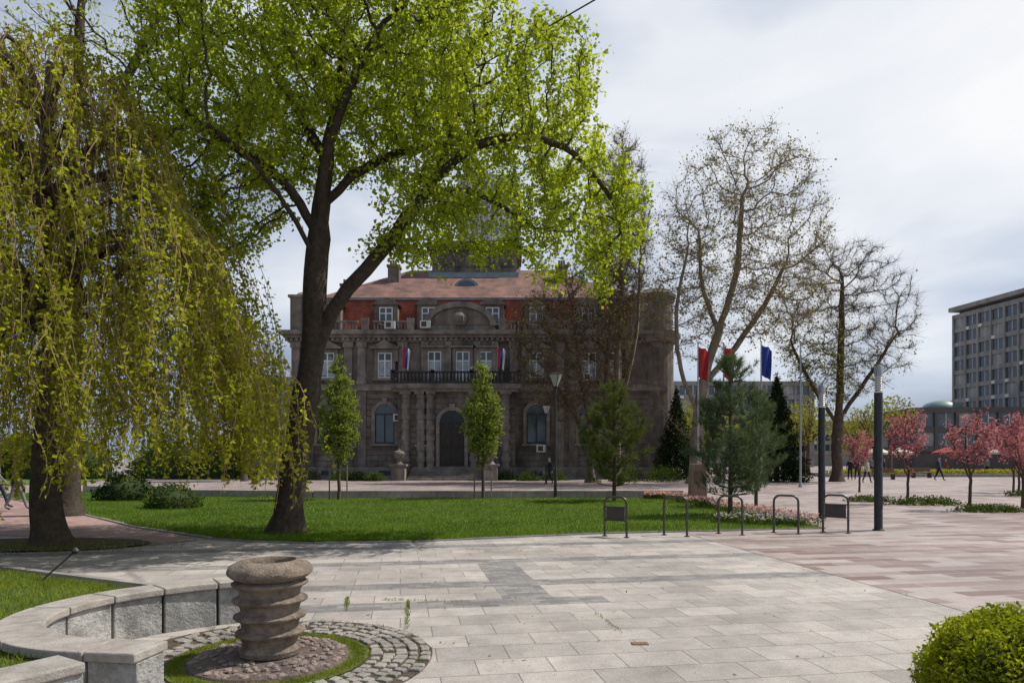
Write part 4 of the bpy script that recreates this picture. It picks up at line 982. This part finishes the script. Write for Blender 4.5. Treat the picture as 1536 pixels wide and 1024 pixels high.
# ------------------------------------------------------------------ people
skinm=pm('skin',(0.45,0.28,0.2),(0.4,0.24,0.17),6,.6)
def person(x,y,rot,coat,pants,hair,h=1.72,stride=.28,bag=False,seed=0):
    e=empty('person',(x,y,0.02)); e.rotation_euler=(0,0,rot); s=h/1.75
    J={'pel':(0,0,.95),'sp':(0,-.01,1.12),'ch':(0,0,1.33),'nk':(0,.0,1.48),'hd':(0,-.015,1.57),'hc':(0,-.02,1.65),'ht':(0,-.005,1.735)}
    R_={'pel':(.155,.11),'sp':(.135,.10),'ch':(.165,.115),'nk':(.06,.06),'hd':(.068,.078),'hc':(.08,.098),'ht':(.05,.06)}
    E=[('pel','sp'),('sp','ch'),('ch','nk'),('nk','hd'),('hd','hc'),('hc','ht')]
    for sd,sg in (('L',1),('R',-1)):
        st=stride*sg
        J['sh'+sd]=(.17*sg,0,1.41);R_['sh'+sd]=(.06,.06)
        J['el'+sd]=(.23*sg,.10*sg*stride/.28*.6,1.13);R_['el'+sd]=(.046,.046)
        J['wr'+sd]=(.235*sg,.16*sg*stride/.28-.08,.89);R_['wr'+sd]=(.03,.028)
        J['pa'+sd]=(.23*sg,.175*sg*stride/.28-.10,.82);R_['pa'+sd]=(.02,.036)
        E+= [('ch','sh'+sd),('sh'+sd,'el'+sd),('el'+sd,'wr'+sd),('wr'+sd,'pa'+sd)]
        for q in range(4):
            px,py,pz=J['pa'+sd]; dy=(q-1.5)*.02; l=(.065,.08,.075,.055)[q]
            J['f%d%s'%(q,sd)]=(px-.004*sg,py+dy,pz-.04); J['g%d%s'%(q,sd)]=(px-.018*sg,py+dy*1.05,pz-.04-l*.6)
            R_['f%d%s'%(q,sd)]=(.009,.009);R_['g%d%s'%(q,sd)]=(.0075,.0075); E+=[('pa'+sd,'f%d%s'%(q,sd)),('f%d%s'%(q,sd),'g%d%s'%(q,sd))]
        J['t'+sd]=(px-.02*sg,py-.045,pz-.015);R_['t'+sd]=(.011,.011);J['u'+sd]=(px-.03*sg,py-.055,pz-.045);R_['u'+sd]=(.009,.009);E+=[('pa'+sd,'t'+sd),('t'+sd,'u'+sd)]
        J['hp'+sd]=(.09*sg,0,.90);R_['hp'+sd]=(.095,.1)
        J['kn'+sd]=(.095*sg,-.5*st-.04,.50);R_['kn'+sd]=(.062,.065)
        J['an'+sd]=(.095*sg,-st*(1.0),.10+(.05 if sg<0 else 0));R_['an'+sd]=(.04,.045)
        J['to'+sd]=(.105*sg,-st-.15,.045);R_['to'+sd]=(.042,.035)
        E+= [('pel','hp'+sd),('hp'+sd,'kn'+sd),('kn'+sd,'an'+sd),('an'+sd,'to'+sd)]
    names=list(J); me=bpy.data.meshes.new('body'); me.from_pydata([tuple(c*s for c in J[k]) for k in names],[(names.index(a),names.index(b)) for a,b in E],[])
    o=link(bpy.data.objects.new('body_src',me))
    md=o.modifiers.new('skin','SKIN'); md.use_smooth_shade=True
    for i,k in enumerate(names):
        me.skin_vertices[0].data[i].radius=(R_[k][0]*s,R_[k][1]*s); me.skin_vertices[0].data[i].use_root=(k=='pel')
    sb_=o.modifiers.new('sub','SUBSURF'); sb_.levels=1; sb_.render_levels=1
    dg=bpy.context.evaluated_depsgraph_get(); me2=bpy.data.meshes.new_from_object(o.evaluated_get(dg)); bpy.data.objects.remove(o)
    me2.materials.clear()
    for m in (coat,pants,skinm,hair,m_panel): me2.materials.append(m)
    for p in me2.polygons:
        c=p.center/s; p.use_smooth=True
        if c.z>1.46: p.material_index=3 if (c.z>1.69 or (c.y>.02 and c.z>1.53)) else 2
        elif c.z<.10: p.material_index=4
        elif c.z<.90 and abs(c.x)>.195: p.material_index=2
        elif c.z<.88: p.material_index=1
        else: p.material_index=0
    link(bpy.data.objects.new('body',me2),e)
    f=MB()
    for sg in (-1,1): f.lathe([(.003,-.012),(.012,0),(.003,.012)],(.032*sg*s,-.108*s,1.65*s),n=8,m=0); f.lathe([(.006,-.03),(.014,0),(.006,.03)],(.08*sg*s,-.01*s,1.635*s),n=6,m=1)
    f.lathe([(.016,-.03),(.008,.02)],(0,-.118*s,1.625*s),n=6,m=1); f.box(-.022*s,.022*s,-.108*s,-.098*s,1.578*s,1.586*s,2)
    f.obj('face',[m_iron,skinm,m_canr],e)
    f=MB(); f.lathe([(.175*s,0),(.165*s,.12*s),(.15*s,.22*s)],(0,0,.82*s),n=16,caps=False); o=f.obj('coat_hem',[coat],e,smooth=True); o.scale=(1,.8,1)
    if bag:
        f=MB(); f.prism([(-.03,.55),(.03,.55),(.05,.86),(-.05,.86)],-.18,.14,0); f.tube([(0,-.12,.86),(0,-.08,1.0),(0,.04,1.0),(0,.08,.86)],.01,5,0); f.obj('handbag',[m_iron],e,loc=(.33,0,0))
def cm(n,c): return pm('cloth_'+n,c,tuple(v*.8 for v in c),9,.9)
ck=cm('black',(.02,.02,.022)); cn=cm('navy',(.025,.035,.07)); cg=cm('grey',(.2,.2,.2)); cr=cm('red',(.2,.04,.04)); cbe=cm('beige',(.4,.33,.25)); cw=cm('white',(.6,.6,.6))
hb=cm('hair_brown',(.05,.03,.02)); hk=cm('hair_black',(.015,.012,.01))
person(2.35,42.8,-1.2,ck,ck,hk,1.74); person(31.9,51,.6,cn,ck,hb,1.76); person(23.9,46,.3,cbe,cn,hb,1.66); person(26,52.5,2.8,ck,ck,hk,1.72); person(26.8,53,2.9,cn,ck,hb,1.68)
person(-15.7,21.6,2.0,ck,cg,hb,1.66,bag=True); person(-16.9,22.4,2.1,cg,cn,hk,1.75)
for i,(x,y) in enumerate(((45,72),(47,74),(58.5,77),(60.5,76.5),(55,79),(63,78),(52,70),(22.5,60),(36,66),(40,76))):
    person(x,y,i*1.3,(ck,cr,cw,cn,cg)[i%5],(ck,cn)[i%2],(hk,hb)[i%2],1.66+.02*(i%5),stride=.1+.05*(i%4),seed=i)
